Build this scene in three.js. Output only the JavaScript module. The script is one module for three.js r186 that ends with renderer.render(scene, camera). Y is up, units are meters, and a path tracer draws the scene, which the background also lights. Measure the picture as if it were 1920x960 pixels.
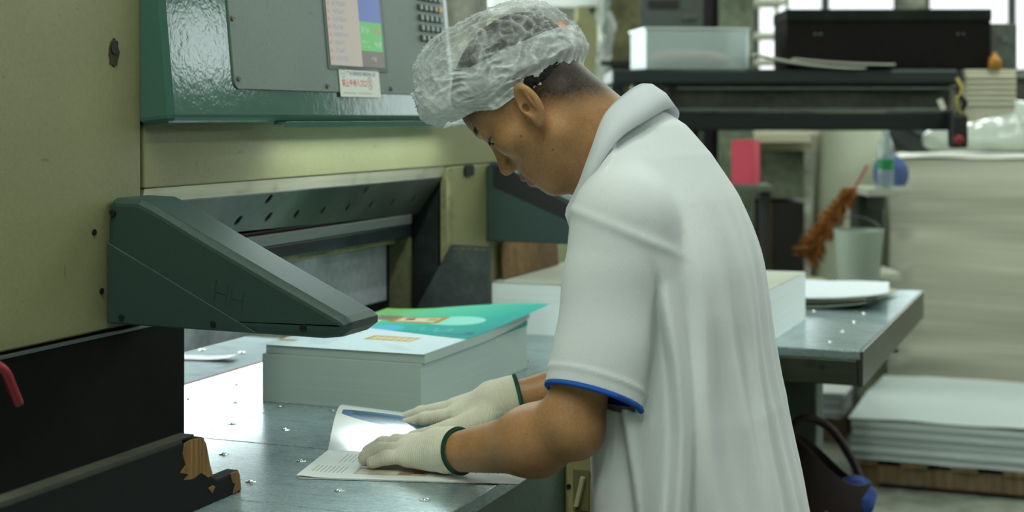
import * as THREE from 'three';
import { RoundedBoxGeometry } from 'three/addons/geometries/RoundedBoxGeometry.js';
import { mergeGeometries } from 'three/addons/utils/BufferGeometryUtils.js';
import { RectAreaLightUniformsLib } from 'three/addons/lights/RectAreaLightUniformsLib.js';

// ---------------------------------------------------------------- camera, light, exposure
// World frame: X points out of the cutter's front towards the operator, -Z runs along the cutter away from the camera, y is up.
const scene = new THREE.Scene();
const YAW = 0.37433;                                   // camera turned left of the -Z axis
const camera = new THREE.PerspectiveCamera(2 * Math.atan(740 / 2800) * 180 / Math.PI, 1920 / 1480, 0.1, 60);
camera.position.set(0, 1.41, 0);
camera.rotation.y = YAW;
camera.setViewOffset(1920, 1480, 0, 520, 1920, 960);   // lens shifted down, verticals stay vertical
camera.focus = 2.15;
camera.userData.fStop = 4.2;
scene.background = new THREE.Color(0.55, 0.66, 0.72);

const renderer = new THREE.WebGLRenderer({ antialias: true });
renderer.toneMapping = THREE.LinearToneMapping;
renderer.toneMappingExposure = 1.07;
renderer.shadowMap.enabled = true;
RectAreaLightUniformsLib.init();

const DAY = new THREE.Color(0.86, 1.0, 0.98), TUBE = new THREE.Color(0.90, 1.0, 0.88);
function areaLight(w, h, intensity, color, [x, y, z], [tx, ty, tz]) {
  const l = new THREE.RectAreaLight(color, intensity, w, h);
  l.position.set(x, y, z); l.lookAt(tx, ty, tz); scene.add(l);
  return l;
}
// daylight through the window rows (the panes themselves are built with the walls) and the ceiling tubes
const LIGHT = { right: 2.2, far: 2.6, rear: 6, tube: 25, work: 95 };
areaLight(6.0, 0.55, LIGHT.right, DAY, [3.42, 2.9, -4.6], [0, 2.9, -4.6]);
areaLight(1.0, 0.55, 2 * LIGHT.right, DAY, [3.42, 2.9, -9.55], [0, 2.9, -9.55]);
areaLight(5.6, 1.6, LIGHT.far, DAY, [0.2, 2.55, -10.9], [0.2, 2.55, 0]);
areaLight(4.6, 1.4, LIGHT.rear, DAY, [-3.52, 1.85, -5.2], [0, 1.85, -5.2]);

// ---------------------------------------------------------------- helpers
let seed = 7;
const rnd = () => { seed = (seed * 16807) % 2147483647; return (seed - 1) / 2147483646; };
const rr = (a, b) => a + (b - a) * rnd();
const clamp = (x, a, b) => Math.min(b, Math.max(a, x));
const mix = (a, b, t) => a + (b - a) * t;
const sstep = (a, b, x) => { const t = clamp((x - a) / (b - a), 0, 1); return t * t * (3 - 2 * t); };
const gauss = (x, s) => Math.exp(-x * x / (2 * s * s));
const hash = (x, y, z) => { let h = Math.imul(x | 0, 374761393) ^ Math.imul(y | 0, 668265263) ^ Math.imul(z | 0, 2147483647); h = Math.imul(h ^ (h >>> 13), 1274126177); return ((h ^ (h >>> 16)) >>> 0) / 4294967295; };
function noise3(x, y, z) {
  const i = Math.floor(x), j = Math.floor(y), k = Math.floor(z), s = (t) => t * t * (3 - 2 * t), u = s(x - i), v = s(y - j), w = s(z - k);
  const L = (a, b, t) => a + (b - a) * t, h = (a, b, c) => hash(i + a, j + b, k + c);
  return L(L(L(h(0, 0, 0), h(1, 0, 0), u), L(h(0, 1, 0), h(1, 1, 0), u), v), L(L(h(0, 0, 1), h(1, 0, 1), u), L(h(0, 1, 1), h(1, 1, 1), u), v), w);
}
const fbm = (x, y, z, n = 4) => { let a = 0.5, s = 0, t = 0; for (let i = 0; i < n; i++) { s += a * noise3(x, y, z); t += a; a *= 0.5; x *= 2.03; y *= 2.03; z *= 2.03; } return s / t; };
const pnoise = (u, v, fu, fv, z = 0) => { // periodic on the unit square
  const x = u * fu, y = v * fv, i = Math.floor(x), j = Math.floor(y), s = (t) => t * t * (3 - 2 * t), a = s(x - i), b = s(y - j);
  const h = (p, q) => hash((i + p) % fu, (j + q) % fv, z);
  return mix(mix(h(0, 0), h(1, 0), a), mix(h(0, 1), h(1, 1), a), b);
};
function tex(n, m, fn, srgb = false, rep = null) {
  const d = new Uint8Array(n * m * 4);
  for (let j = 0; j < m; j++) for (let i = 0; i < n; i++) {
    const v = fn(i / n, j / m), o = (j * n + i) * 4;
    if (typeof v === 'number') { d[o] = d[o + 1] = d[o + 2] = clamp(v, 0, 1) * 255; d[o + 3] = 255; }
    else { d[o] = clamp(v[0], 0, 1) * 255; d[o + 1] = clamp(v[1], 0, 1) * 255; d[o + 2] = clamp(v[2], 0, 1) * 255; d[o + 3] = 255; }
  }
  const t = new THREE.DataTexture(d, n, m);
  t.magFilter = t.minFilter = THREE.LinearFilter; t.wrapS = t.wrapT = THREE.RepeatWrapping;
  if (srgb) t.colorSpace = THREE.SRGBColorSpace;
  if (rep) t.repeat.set(rep[0], rep[1]);
  t.needsUpdate = true; return t;
}
function canvasTex(w, h, draw) {
  const c = document.createElement('canvas'); c.width = w; c.height = h;
  draw(c.getContext('2d'), w, h);
  const t = new THREE.CanvasTexture(c); t.colorSpace = THREE.SRGBColorSpace; return t;
}
const M = (color, roughness = 0.6, metalness = 0, more = {}) => new THREE.MeshStandardMaterial({ color, roughness, metalness, side: THREE.DoubleSide, ...more });
const MP = (color, roughness, more = {}) => new THREE.MeshPhysicalMaterial({ color, roughness, side: THREE.DoubleSide, ...more });

// uv in metres, projected along the axis each face points to most
function boxUV(g) {
  const p = g.attributes.position, n = g.attributes.normal, uv = new Float32Array(p.count * 2);
  for (let i = 0; i < p.count; i++) {
    const x = Math.abs(n.getX(i)), y = Math.abs(n.getY(i)), z = Math.abs(n.getZ(i));
    if (y >= x && y >= z) { uv[2 * i] = p.getX(i); uv[2 * i + 1] = p.getZ(i); }
    else if (x >= z) { uv[2 * i] = p.getZ(i); uv[2 * i + 1] = p.getY(i); }
    else { uv[2 * i] = p.getX(i); uv[2 * i + 1] = p.getY(i); }
  }
  g.setAttribute('uv', new THREE.BufferAttribute(uv, 2)); return g;
}
function mesh(name, geo, mat, parent = scene, label) {
  let g = Array.isArray(geo) ? mergeGeometries(geo.map((q) => { const r = q.index ? q.toNonIndexed() : q; for (const k of Object.keys(r.attributes)) if (!['position', 'normal', 'uv'].includes(k)) r.deleteAttribute(k); return r; })) : geo;
  if (!g.userData.ownUV) boxUV(g);
  const m = new THREE.Mesh(g, mat); m.name = name; m.castShadow = m.receiveShadow = true;
  if (label) m.userData.label = label;
  parent.add(m); return m;
}
const taken = {};
function numbered(n) { const k = taken[n] = (taken[n] ?? -1) + 1; return k ? `${n}_${String(k).padStart(3, '0')}` : n; }
function thing(name, label, category, [x, y, z] = [0, 0, 0], turn = 0, group) {
  const o = new THREE.Group(); o.name = numbered(name); o.position.set(x, y, z); o.rotation.y = turn;
  o.userData = { label, category }; if (group) o.userData.group = group;
  scene.add(o); return o;
}
function struct(name, geo, mat, label) { const m = mesh(name, geo, mat); m.userData = { kind: 'structure', label, category: name.split('_')[0] }; return m; }
const bx = (x0, x1, y0, y1, z0, z1, r = 0.002) => {
  const w = Math.abs(x1 - x0), h = Math.abs(y1 - y0), d = Math.abs(z1 - z0), rad = Math.min(r, w / 2.01, h / 2.01, d / 2.01);
  return (r > 0 ? new RoundedBoxGeometry(w, h, d, 1, rad) : new THREE.BoxGeometry(w, h, d)).translate((x0 + x1) / 2, (y0 + y1) / 2, (z0 + z1) / 2);
};
const cyl = (r0, r1, h, n = 20) => new THREE.CylinderGeometry(r0, r1, h, n);
const tube = (pts, r, seg = 24, n = 8, closed = false) => new THREE.TubeGeometry(new THREE.CatmullRomCurve3(pts.map((p) => new THREE.Vector3(...p)), closed), seg, r, n, closed);
function shapeOf(pts) { const s = new THREE.Shape(); pts.forEach(([x, y], i) => i ? s.lineTo(x, y) : s.moveTo(x, y)); s.closePath(); return s; }
function roundRect(x0, y0, x1, y1, r) {
  const s = new THREE.Shape(); s.moveTo(x0 + r, y0); s.lineTo(x1 - r, y0); s.absarc(x1 - r, y0 + r, r, -Math.PI / 2, 0); s.lineTo(x1, y1 - r); s.absarc(x1 - r, y1 - r, r, 0, Math.PI / 2);
  s.lineTo(x0 + r, y1); s.absarc(x0 + r, y1 - r, r, Math.PI / 2, Math.PI); s.lineTo(x0, y0 + r); s.absarc(x0 + r, y0 + r, r, Math.PI, 1.5 * Math.PI); return s;
}
// polygon in (x, y) drawn out along z from z0 to z1
function prism(pts, z0, z1, bevel = 0, seg = 2) {
  const s = Array.isArray(pts) ? shapeOf(pts) : pts, lo = Math.min(z0, z1), d = Math.abs(z1 - z0);
  return new THREE.ExtrudeGeometry(s, { depth: d - 2 * bevel, bevelEnabled: bevel > 0, bevelThickness: bevel, bevelSize: bevel, bevelOffset: -bevel, bevelSegments: seg, curveSegments: 10 }).translate(0, 0, lo + bevel);
}
// rings of points -> skin
function loft(rings, closed = true, uvOf) {
  const n = rings[0].length, P = [], U = [], I = [], cols = closed ? n + 1 : n;
  rings.forEach((r, j) => { for (let i = 0; i < cols; i++) { const p = r[i % n]; P.push(p[0], p[1], p[2]); U.push(...(uvOf ? uvOf(i / (cols - 1), j / (rings.length - 1)) : [i / (cols - 1), j / (rings.length - 1)])); } });
  for (let j = 0; j + 1 < rings.length; j++) for (let i = 0; i + 1 < cols; i++) { const a = j * cols + i, b = a + 1, c = a + cols, d = c + 1; I.push(a, b, d, a, d, c); }
  const g = new THREE.BufferGeometry(); g.setAttribute('position', new THREE.Float32BufferAttribute(P, 3)); g.setAttribute('uv', new THREE.Float32BufferAttribute(U, 2)); g.setIndex(I); g.computeVertexNormals();
  if (closed) { const N = g.attributes.normal; for (let j = 0; j < rings.length; j++) { const a = j * cols, b = a + cols - 1, x = N.getX(a) + N.getX(b), y = N.getY(a) + N.getY(b), z = N.getZ(a) + N.getZ(b), l = Math.hypot(x, y, z) || 1; N.setXYZ(a, x / l, y / l, z / l); N.setXYZ(b, x / l, y / l, z / l); } }
  g.userData.ownUV = true; return g;
}
// surface nets over a distance field; blocks far from the surface are skipped
function nets(f, [x0, y0, z0, x1, y1, z1], h, colorOf) {
  const nx = Math.ceil((x1 - x0) / h) + 1, ny = Math.ceil((y1 - y0) / h) + 1, nz = Math.ceil((z1 - z0) / h) + 1, F = new Float32Array(nx * ny * nz), B = 8;
  const id = (i, j, k) => (k * ny + j) * nx + i;
  for (let k = 0; k < nz; k += B) for (let j = 0; j < ny; j += B) for (let i = 0; i < nx; i += B) {
    const c = f(x0 + (i + B / 2) * h, y0 + (j + B / 2) * h, z0 + (k + B / 2) * h), far = Math.abs(c) > B * h * 3.4;
    for (let kk = k; kk < Math.min(k + B, nz); kk++) for (let jj = j; jj < Math.min(j + B, ny); jj++) for (let ii = i; ii < Math.min(i + B, nx); ii++) F[id(ii, jj, kk)] = far ? c : f(x0 + ii * h, y0 + jj * h, z0 + kk * h);
  }
  const V = new Int32Array(nx * ny * nz).fill(-1), P = [], I = [];
  for (let k = 0; k + 1 < nz; k++) for (let j = 0; j + 1 < ny; j++) for (let i = 0; i + 1 < nx; i++) {
    const o = id(i, j, k), v = [F[o], F[o + 1], F[o + nx], F[o + nx + 1], F[o + nx * ny], F[o + nx * ny + 1], F[o + nx * ny + nx], F[o + nx * ny + nx + 1]];
    let m = 0; for (let q = 0; q < 8; q++) if (v[q] < 0) m++;
    if (m === 0 || m === 8) continue;
    let sx = 0, sy = 0, sz = 0, n = 0;
    for (const [a, b] of EDGES) if ((v[a] < 0) !== (v[b] < 0)) { const t = v[a] / (v[a] - v[b]); sx += (a & 1) + t * ((b & 1) - (a & 1)); sy += ((a >> 1) & 1) + t * (((b >> 1) & 1) - ((a >> 1) & 1)); sz += (a >> 2) + t * ((b >> 2) - (a >> 2)); n++; }
    V[o] = P.length / 3; P.push(x0 + (i + sx / n) * h, y0 + (j + sy / n) * h, z0 + (k + sz / n) * h);
  }
  const quad = (a, b, c, d, flip) => { if (a < 0 || b < 0 || c < 0 || d < 0) return; if (flip) I.push(a, c, b, a, d, c); else I.push(a, b, c, a, c, d); };
  for (let k = 1; k + 1 < nz; k++) for (let j = 1; j + 1 < ny; j++) for (let i = 1; i + 1 < nx; i++) {
    const o = id(i, j, k), s = F[o] < 0, sy_ = nx, sz_ = nx * ny;
    if (s !== F[o + 1] < 0) quad(V[o - sy_ - sz_], V[o - sz_], V[o], V[o - sy_], !s);
    if (s !== F[o + sy_] < 0) quad(V[o - 1 - sz_], V[o - 1], V[o], V[o - sz_], !s);
    if (s !== F[o + sz_] < 0) quad(V[o - 1 - sy_], V[o - sy_], V[o], V[o - 1], !s);
  }
  const N = new Float32Array(P.length), e = h * 0.6, C = colorOf ? new Float32Array(P.length) : null;
  for (let q = 0; q < P.length; q += 3) {
    const x = P[q], y = P[q + 1], z = P[q + 2], a = f(x + e, y, z) - f(x - e, y, z), b = f(x, y + e, z) - f(x, y - e, z), c = f(x, y, z + e) - f(x, y, z - e), l = Math.hypot(a, b, c) || 1;
    N[q] = a / l; N[q + 1] = b / l; N[q + 2] = c / l;
    if (C) { const t = colorOf(x, y, z); C[q] = t[0]; C[q + 1] = t[1]; C[q + 2] = t[2]; }
  }
  const g = new THREE.BufferGeometry(); g.setAttribute('position', new THREE.Float32BufferAttribute(P, 3)); g.setAttribute('normal', new THREE.BufferAttribute(N, 3)); g.setIndex(I);
  if (C) g.setAttribute('color', new THREE.BufferAttribute(C, 3));
  return faceUV(g.toNonIndexed());
}
// uv in metres, one projection axis for each triangle
function faceUV(g) {
  const p = g.attributes.position.array, n = g.attributes.normal.array, uv = new Float32Array(p.length / 3 * 2);
  for (let i = 0; i < p.length; i += 9) {
    const x = Math.abs(n[i] + n[i + 3] + n[i + 6]), y = Math.abs(n[i + 1] + n[i + 4] + n[i + 7]), z = Math.abs(n[i + 2] + n[i + 5] + n[i + 8]);
    for (let k = 0; k < 3; k++) { const o = i + 3 * k, q = o / 3 * 2; if (y >= x && y >= z) { uv[q] = p[o]; uv[q + 1] = p[o + 2]; } else if (x >= z) { uv[q] = p[o + 2]; uv[q + 1] = p[o + 1]; } else { uv[q] = p[o]; uv[q + 1] = p[o + 1]; } }
  }
  g.setAttribute('uv', new THREE.BufferAttribute(uv, 2)); g.userData.ownUV = true; return g;
}
const EDGES = [[0, 1], [2, 3], [4, 5], [6, 7], [0, 2], [1, 3], [4, 6], [5, 7], [0, 4], [1, 5], [2, 6], [3, 7]];
function cap(x, y, z, a, b, ra, rb) {
  const bx_ = b[0] - a[0], by = b[1] - a[1], bz = b[2] - a[2], px = x - a[0], py = y - a[1], pz = z - a[2];
  const t = clamp((px * bx_ + py * by + pz * bz) / (bx_ * bx_ + by * by + bz * bz), 0, 1);
  return Math.hypot(px - t * bx_, py - t * by, pz - t * bz) - (ra + (rb - ra) * t);
}
function ell(x, y, z, cx, cy, cz, rx, ry, rz) {
  const a = (x - cx) / rx, b = (y - cy) / ry, c = (z - cz) / rz, k0 = Math.hypot(a, b, c), k1 = Math.hypot(a / rx, b / ry, c / rz);
  return k1 < 1e-9 ? -Math.min(rx, ry, rz) : k0 * (k0 - 1) / k1;
}
const smin = (a, b, k) => { const h = Math.max(k - Math.abs(a - b), 0) / k; return Math.min(a, b) - h * h * k * 0.25; };
const smax = (a, b, k) => -smin(-a, -b, k);

// ---------------------------------------------------------------- procedural surfaces
const T_paint = tex(256, 256, (u, v) => { const g = 0.94 + 0.05 * (pnoise(u, v, 6, 6) - 0.5) + 0.05 * (pnoise(u, v, 128, 128, 3) - 0.5) - (pnoise(u, v, 40, 40, 9) > 0.965 ? 0.12 : 0); return [g, g, g * 0.99]; }, true, [2, 2]);
const T_fine = tex(128, 128, (u, v) => 0.5 + 0.5 * (pnoise(u, v, 64, 64, 5) - 0.5), false, [30, 30]);
const T_peel = tex(256, 256, (u, v) => 0.5 + 0.5 * (pnoise(u, v, 24, 24, 5) - 0.5) + 0.35 * (pnoise(u, v, 64, 64, 6) - 0.5) + 0.3 * (pnoise(u, v, 7, 7, 8) - 0.5), false, [5, 5]);
const T_brush = tex(512, 256, (u, v) => 0.72 + 0.12 * (pnoise(u, v, 8, 128, 2) - 0.5) + 0.09 * (pnoise(u, v, 64, 256, 4) - 0.5), false, [3, 3]);
const T_steel = tex(512, 512, (u, v) => { const g = 0.86 + 0.08 * (pnoise(u, v, 5, 5) - 0.5) + 0.06 * (pnoise(u, v, 4, 128, 2) - 0.5) - 0.12 * Math.pow(pnoise(u, v, 24, 24, 8), 6); return [g, g, g]; }, true, [1.4, 1.4]);
const T_smudge = tex(512, 256, (u, v) => { const a = pnoise(u, v, 5, 3, 1) * 0.6 + pnoise(u, v, 12, 8, 2) * 0.3 + pnoise(u, v, 64, 64, 3) * 0.1; const g = 0.45 + 0.75 * (a - 0.2); return [g, g, g * 1.01]; }, true, [1.3, 1.3]);
const T_layers = tex(64, 512, (u, v) => { const g = 0.97 + 0.03 * (pnoise(u, v, 2, 256, 3) - 0.5) + 0.02 * (pnoise(u, v, 3, 40, 6) - 0.5); return [g, g, g]; }, true, [1.5, 8]);
const T_wavy = tex(256, 512, (u, v) => { const w = v + 0.02 * (pnoise(u, v, 3, 4, 1) - 0.5); const g = 0.86 + 0.1 * (pnoise(u, w - Math.floor(w), 2, 200, 3) - 0.5) + 0.16 * (pnoise(u, w - Math.floor(w), 2, 14, 6) - 0.5); return [g, g, g]; }, true, [0.9, 1.1]);
const T_dirt = tex(256, 256, (u, v) => { const a = pnoise(u, v, 6, 6, 1) * 0.5 + pnoise(u, v, 18, 18, 2) * 0.3 + pnoise(u, v, 70, 70, 3) * 0.2; const g = 0.6 + 0.6 * (a - 0.25); return [g, g * 0.99, g * 0.94]; }, true, [2, 2]);
const T_wood = tex(256, 256, (u, v) => { const g = 0.78 + 0.3 * (pnoise(u, v, 60, 3, 2) - 0.5) + 0.2 * (pnoise(u, v, 14, 2, 5) - 0.5); return [g, g * 0.97, g * 0.92]; }, true, [4, 4]);
const T_floor = tex(512, 512, (u, v) => { const g = 0.82 + 0.25 * (pnoise(u, v, 7, 7, 1) - 0.5) + 0.18 * (pnoise(u, v, 40, 40, 2) - 0.5) + 0.1 * (pnoise(u, v, 180, 180, 4) - 0.5); return [g, g, g * 0.98]; }, true, [0.5, 0.5]);
const T_pique = tex(128, 128, (u, v) => 0.5 + 0.25 * Math.sin(u * 2 * Math.PI * 16) * Math.sin(v * 2 * Math.PI * 16) + 0.3 * (pnoise(u, v, 64, 64, 7) - 0.5), false, [22, 22]);
const T_knit = tex(256, 256, (u, v) => { const r = Math.abs(Math.sin(Math.PI * 24 * u)), q = Math.abs(Math.sin(Math.PI * (40 * v + 0.5 * Math.sin(2 * Math.PI * 24 * u)))); return 0.25 + 0.5 * r * (0.55 + 0.45 * q) + 0.25 * (pnoise(u, v, 80, 80, 3) - 0.3); }, false, [11, 11]);
const T_skin = tex(256, 256, (u, v) => { const a = pnoise(u, v, 9, 9, 1) - 0.5, b = pnoise(u, v, 90, 90, 2) - 0.5, k = pnoise(u, v, 30, 30, 6); const g = 0.93 + 0.08 * a + 0.08 * b - (k > 0.985 ? 0.15 : 0); return [g, g * (0.985 + 0.02 * b), g * 0.97]; }, true, [6, 6]);

const mat = {
  beige: M('#8b8a62', 0.5, 0, { map: T_paint, bumpMap: T_fine, bumpScale: 0.0003 }),
  beigeEdge: M('#a7a374', 0.6, 0, { map: T_dirt }),
  console: MP('#42665a', 0.11, { bumpMap: T_peel, bumpScale: 0.00013 }),
  consolePlate: M('#66786e', 0.45, 0, { map: T_paint, bumpMap: T_fine, bumpScale: 0.0003 }),
  arm: M('#2a403b', 0.5, 0, { bumpMap: T_fine, bumpScale: 0.0004 }),
  black: M('#0b0c0c', 0.55), dark: M('#191a16', 0.6, 0, { map: T_dirt }),
  rubber: M('#101212', 0.8),
  screw: M('#2f3431', 0.45, 0.6),
  table: M('#bcd4d8', 0.2, 0.62, { map: T_steel, roughnessMap: T_brush, roughness: 0.38 }),
  tableRear: M('#bcd4d8', 0.75, 0.62, { map: T_steel }),
  wingSteel: M('#6b6e5f', 0.32, 0.85, { map: T_steel }),
  steelGlowTint: M('#f3ecd2', 0.38, 0.6, { map: T_steel }),  // the warm glow of light on the strip is put into this colour
  steelDull: M('#77807c', 0.5, 0.75, { map: T_steel }),
  steelDark: M('#3c4346', 0.45, 0.6, { map: T_dirt }),
  clamp: M('#dde3e6', 0.45, 0.35, { map: T_smudge }),
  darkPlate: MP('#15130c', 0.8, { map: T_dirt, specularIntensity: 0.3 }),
  olive: M('#6d6b45', 0.7, 0, { map: T_dirt }),
  cream: M('#b9b089', 0.7, 0, { map: T_dirt }),
  bluish: M('#2a4048', 0.3, 0.3, { map: T_smudge }),
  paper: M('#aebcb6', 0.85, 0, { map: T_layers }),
  paperTop: M('#e9eceb', 0.8),
  paperGrey: M('#d2d2bd', 0.9, 0, { map: T_wavy }),
  paperBlue: M('#b9c4c2', 0.9, 0, { map: T_wavy }),
  woodRaw: M('#a97f45', 0.8, 0, { map: T_wood }),
  woodDark: MP('#0e120f', 0.7, { map: T_dirt, specularIntensity: 0.5 }),
  pallet: M('#8a7658', 0.85, 0, { map: T_wood }),
  cardboard: M('#9d7b4e', 0.9, 0, { map: T_dirt }),
  red: M('#7f1a20', 0.5), redLine: M('#d2452f', 0.8),
  wallGreen: M('#8d9a86', 0.85, 0, { map: T_dirt }),
  machineGrey: M('#6f7a72', 0.6, 0, { map: T_dirt }),
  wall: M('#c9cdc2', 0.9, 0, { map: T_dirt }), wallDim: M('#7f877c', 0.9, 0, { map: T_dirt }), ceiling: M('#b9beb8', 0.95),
  floor: M('#a3a99b', 0.55, 0, { map: T_floor }),
  white: M('#d9dcd8', 0.6), frame: M('#4b534e', 0.6),
};

// ---------------------------------------------------------------- the room
const ROOM = { x0: -3.6, x1: 3.5, z0: -11, z1: 2.6, h: 3.8 };
struct('floor', bx(ROOM.x0 - 0.2, ROOM.x1 + 0.2, -0.2, 0, ROOM.z0 - 0.2, ROOM.z1 + 0.2, 0), mat.floor, 'grey concrete workshop floor under the paper pallets');
struct('ceiling', bx(ROOM.x0 - 0.2, ROOM.x1 + 0.2, ROOM.h, ROOM.h + 0.2, ROOM.z0 - 0.2, ROOM.z1 + 0.2, 0), mat.ceiling, 'pale workshop ceiling above the machines');
struct('wall_near', bx(ROOM.x0, ROOM.x1, 0, ROOM.h, ROOM.z1, ROOM.z1 + 0.2, 0), mat.wall, 'plain wall behind the camera');
const paneDay = (k) => new THREE.MeshStandardMaterial({ color: '#20262a', roughness: 0.3, emissive: new THREE.Color(0.93, 0.98, 1.0), emissiveIntensity: k });
// a wall along one axis with a row of window openings; the panes are bright with the daylight behind them
function windowWall(name, along, at, out, a0, a1, wins, y0, y1, glow, label) {
  const B = (p, q, r, s, t0 = 0, t1 = 0.2, rad = 0) => along === 'z' ? bx(at + out * t0, at + out * t1, r, s, p, q, rad) : bx(p, q, r, s, at + out * t0, at + out * t1, rad);
  const g = [B(a0, a1, 0, y0), B(a0, a1, y1, ROOM.h)]; let p = a0;
  for (const [w0, w1] of wins) { if (w0 > p) g.push(B(p, w0, y0, y1)); p = w1; }
  if (p < a1) g.push(B(p, a1, y0, y1));
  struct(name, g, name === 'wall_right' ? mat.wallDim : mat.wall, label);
  const pm = paneDay(glow);
  for (const [w0, w1, title] of wins) {
    const o = new THREE.Group(); o.name = `window_${++windowCount}`; scene.add(o);
    o.userData = { kind: 'structure', label: title, category: 'window' };
    const cols = Math.max(2, Math.round((w1 - w0) / 0.55)), cw = (w1 - w0) / cols, f = 0.028, fg = [];
    for (let i = 0; i <= cols; i++) fg.push(B(w0 + i * cw - f, w0 + i * cw + f, y0, y1, 0.02, 0.09, 0.004));
    for (const y of [y0, (y0 * 0.4 + y1 * 0.6), y1]) fg.push(B(w0, w1, y - f, y + f, 0.02, 0.088, 0.004));
    mesh('window_frame', fg, mat.frame, o);
    for (let i = 0; i < cols; i++) for (const [q, r] of [[y0, y0 * 0.4 + y1 * 0.6], [y0 * 0.4 + y1 * 0.6, y1]]) mesh('window_pane', B(w0 + i * cw + f, w0 + (i + 1) * cw - f, q + f, r - f, 0.05, 0.06), pm, o);
  }
}
let windowCount = 0;
windowWall('wall_far', 'x', ROOM.z0, -1, ROOM.x0 - 0.2, ROOM.x1 + 0.2, [[-2.9, -1.35, 'bright window in the far wall behind the dark long box'], [-1.15, 0.6, 'bright window in the far wall at the right picture edge'], [0.9, 2.9, 'bright window in the far wall nearest the right wall']], 1.72, 3.35, 1.3, 'pale far wall with a row of bright windows');
windowWall('wall_right', 'z', ROOM.x1, 1, ROOM.z0, ROOM.z1, [[-10.1, -9.0, 'narrow last window of the right wall'], [-7.6, -4.7, 'middle window of the right wall'], [-4.5, -1.6, 'near window of the right wall']], 2.62, 3.18, 3.5, 'grey green right wall with three high windows');
windowWall('wall_rear', 'z', ROOM.x0, -1, ROOM.z0, ROOM.z1, [[-7.5, -2.9, 'long window behind the paper cutter']], 1.15, 2.55, 2.6, 'pale wall behind the paper cutter with windows');

for (const [x, z, where] of [[-0.95, -0.9, 'above the near table wing'], [-0.95, 0.7, 'behind the camera on the cutter side'], [-0.2, -0.1, 'nearest the camera'], [0.4, -4.7, 'beyond the worker above the gangway'], [-0.5, -5.8, 'above the storage cabinet'], [-0.75, -8.2, 'nearest the far wall on the cutter side'], [1.6, -2.6, 'on the right side nearest the worker'], [1.8, -6.2, 'on the right side above the paper pallets']]) {  // unseen lamps, added and placed to brighten worker, stacks and background
  const t = thing('unseen_ceiling_lamp', `unseen white twin tube ceiling lamp ${where}`, 'lamp', [x, 3.3, z], 0, 'fluorescent ceiling lamps');
  mesh('housing', prism([[-0.13, 0.06], [-0.05, 0.11], [0.05, 0.11], [0.13, 0.06], [0.11, 0.055], [0, 0.075], [-0.11, 0.055]], -0.65, 0.65), mat.white, t);
  const glow = new THREE.MeshStandardMaterial({ color: '#ffffff', emissive: TUBE, emissiveIntensity: 3 });
  for (const s of [-0.055, 0.055]) mesh('tube', cyl(0.014, 0.014, 1.2, 12).rotateX(Math.PI / 2).translate(s, 0.045, 0), glow, t);
  for (const s of [-0.5, 0.5]) mesh('hanger', cyl(0.006, 0.006, 0.4, 8).translate(0, 0.3, s), mat.steelDull, t);
  areaLight(0.2, 1.2, LIGHT.tube, TUBE, [x, 3.32, z], [x, 0, z]).rotation.set(-Math.PI / 2, 0, 0);
}

// ---------------------------------------------------------------- the paper cutter
const XF = -1.342, TOP = 0.9;                          // front plane of the machine, height of its table
const cutter = thing('paper_cutter', 'large beige guillotine paper cutter with green console and steel table', 'machine');
const C = (name, geo, m, parent = cutter, label) => mesh(name, geo, m, parent, label);

// beige covers and uprights
C('side_cover', bx(-1.9, XF, 1.1, 2.1, -1.889, -0.7, 0.004), mat.beige, cutter, 'plain beige front cover beside the console');
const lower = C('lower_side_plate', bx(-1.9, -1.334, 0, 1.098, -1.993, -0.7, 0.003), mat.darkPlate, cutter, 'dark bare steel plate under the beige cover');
C('ledge_strip', bx(-1.336, -1.3325, 1.0935, 1.0985, -1.99, -0.7, 0.001), mat.steelDull, lower);
C('beam_cover', bx(-1.46, XF, 1.302, 1.401, -3.98, -1.897, 0.003), mat.beige, cutter, 'long beige cover strip under the console');
C('upper_housing', bx(-1.9, -1.36, 1.402, 2.1, -2.83, -1.89, 0.004), mat.beige);
const col = C('far_upright', bx(-1.72, XF, 0, 1.301, -3.96, -3.05, 0.004), mat.beige, cutter, 'beige upright at the far end of the throat');
C('upright_edge', bx(-1.356, XF + 0.004, TOP, 1.30, -3.05, -3.016, 0.003), mat.beigeEdge, col);
C('slot_cover', prism(roundRect(-0.024, -0.012, 0.024, 0.012, 0.008), 0, 0.006).rotateY(Math.PI / 2).translate(XF, 1.288, -3.14), mat.rubber, col);
for (const [y, z, r] of [[1.245, -1.775, 0.0045], [1.159, -1.792, 0.0045]]) C('screw_hole', cyl(r, r, 0.004, 12).rotateZ(Math.PI / 2).translate(XF, y, z), mat.black);
{ // chipped paint around a bolt hole, rim uneven
  const s = new THREE.Shape(); for (let i = 0; i < 26; i++) { const a = i / 26 * 2 * Math.PI, r = 0.0125 + 0.004 * hash(i, 3, 1), x = r * 0.8 * Math.cos(a), y = r * 1.25 * Math.sin(a) - (Math.sin(a) < -0.4 ? 0.003 : 0); i ? s.lineTo(x, y) : s.moveTo(x, y); }
  const h = C('bolt_hole', prism(s, 0, 0.0016).rotateY(Math.PI / 2).translate(XF, 1.506, -1.821), M('#4d4526', 0.9, 0, { map: T_dirt }), cutter, 'chipped rusty bolt hole');
  C('bore', cyl(0.0085, 0.0085, 0.004, 16).rotateZ(Math.PI / 2).translate(XF + 0.001, 1.511, -1.8205), mat.black, h);
}
// the gap between side cover and beam cover shows the dark frame behind
C('inner_frame', bx(-1.9, -1.47, 1.2, 1.401, -3.05, -1.80, 0), mat.steelDark);

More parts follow.
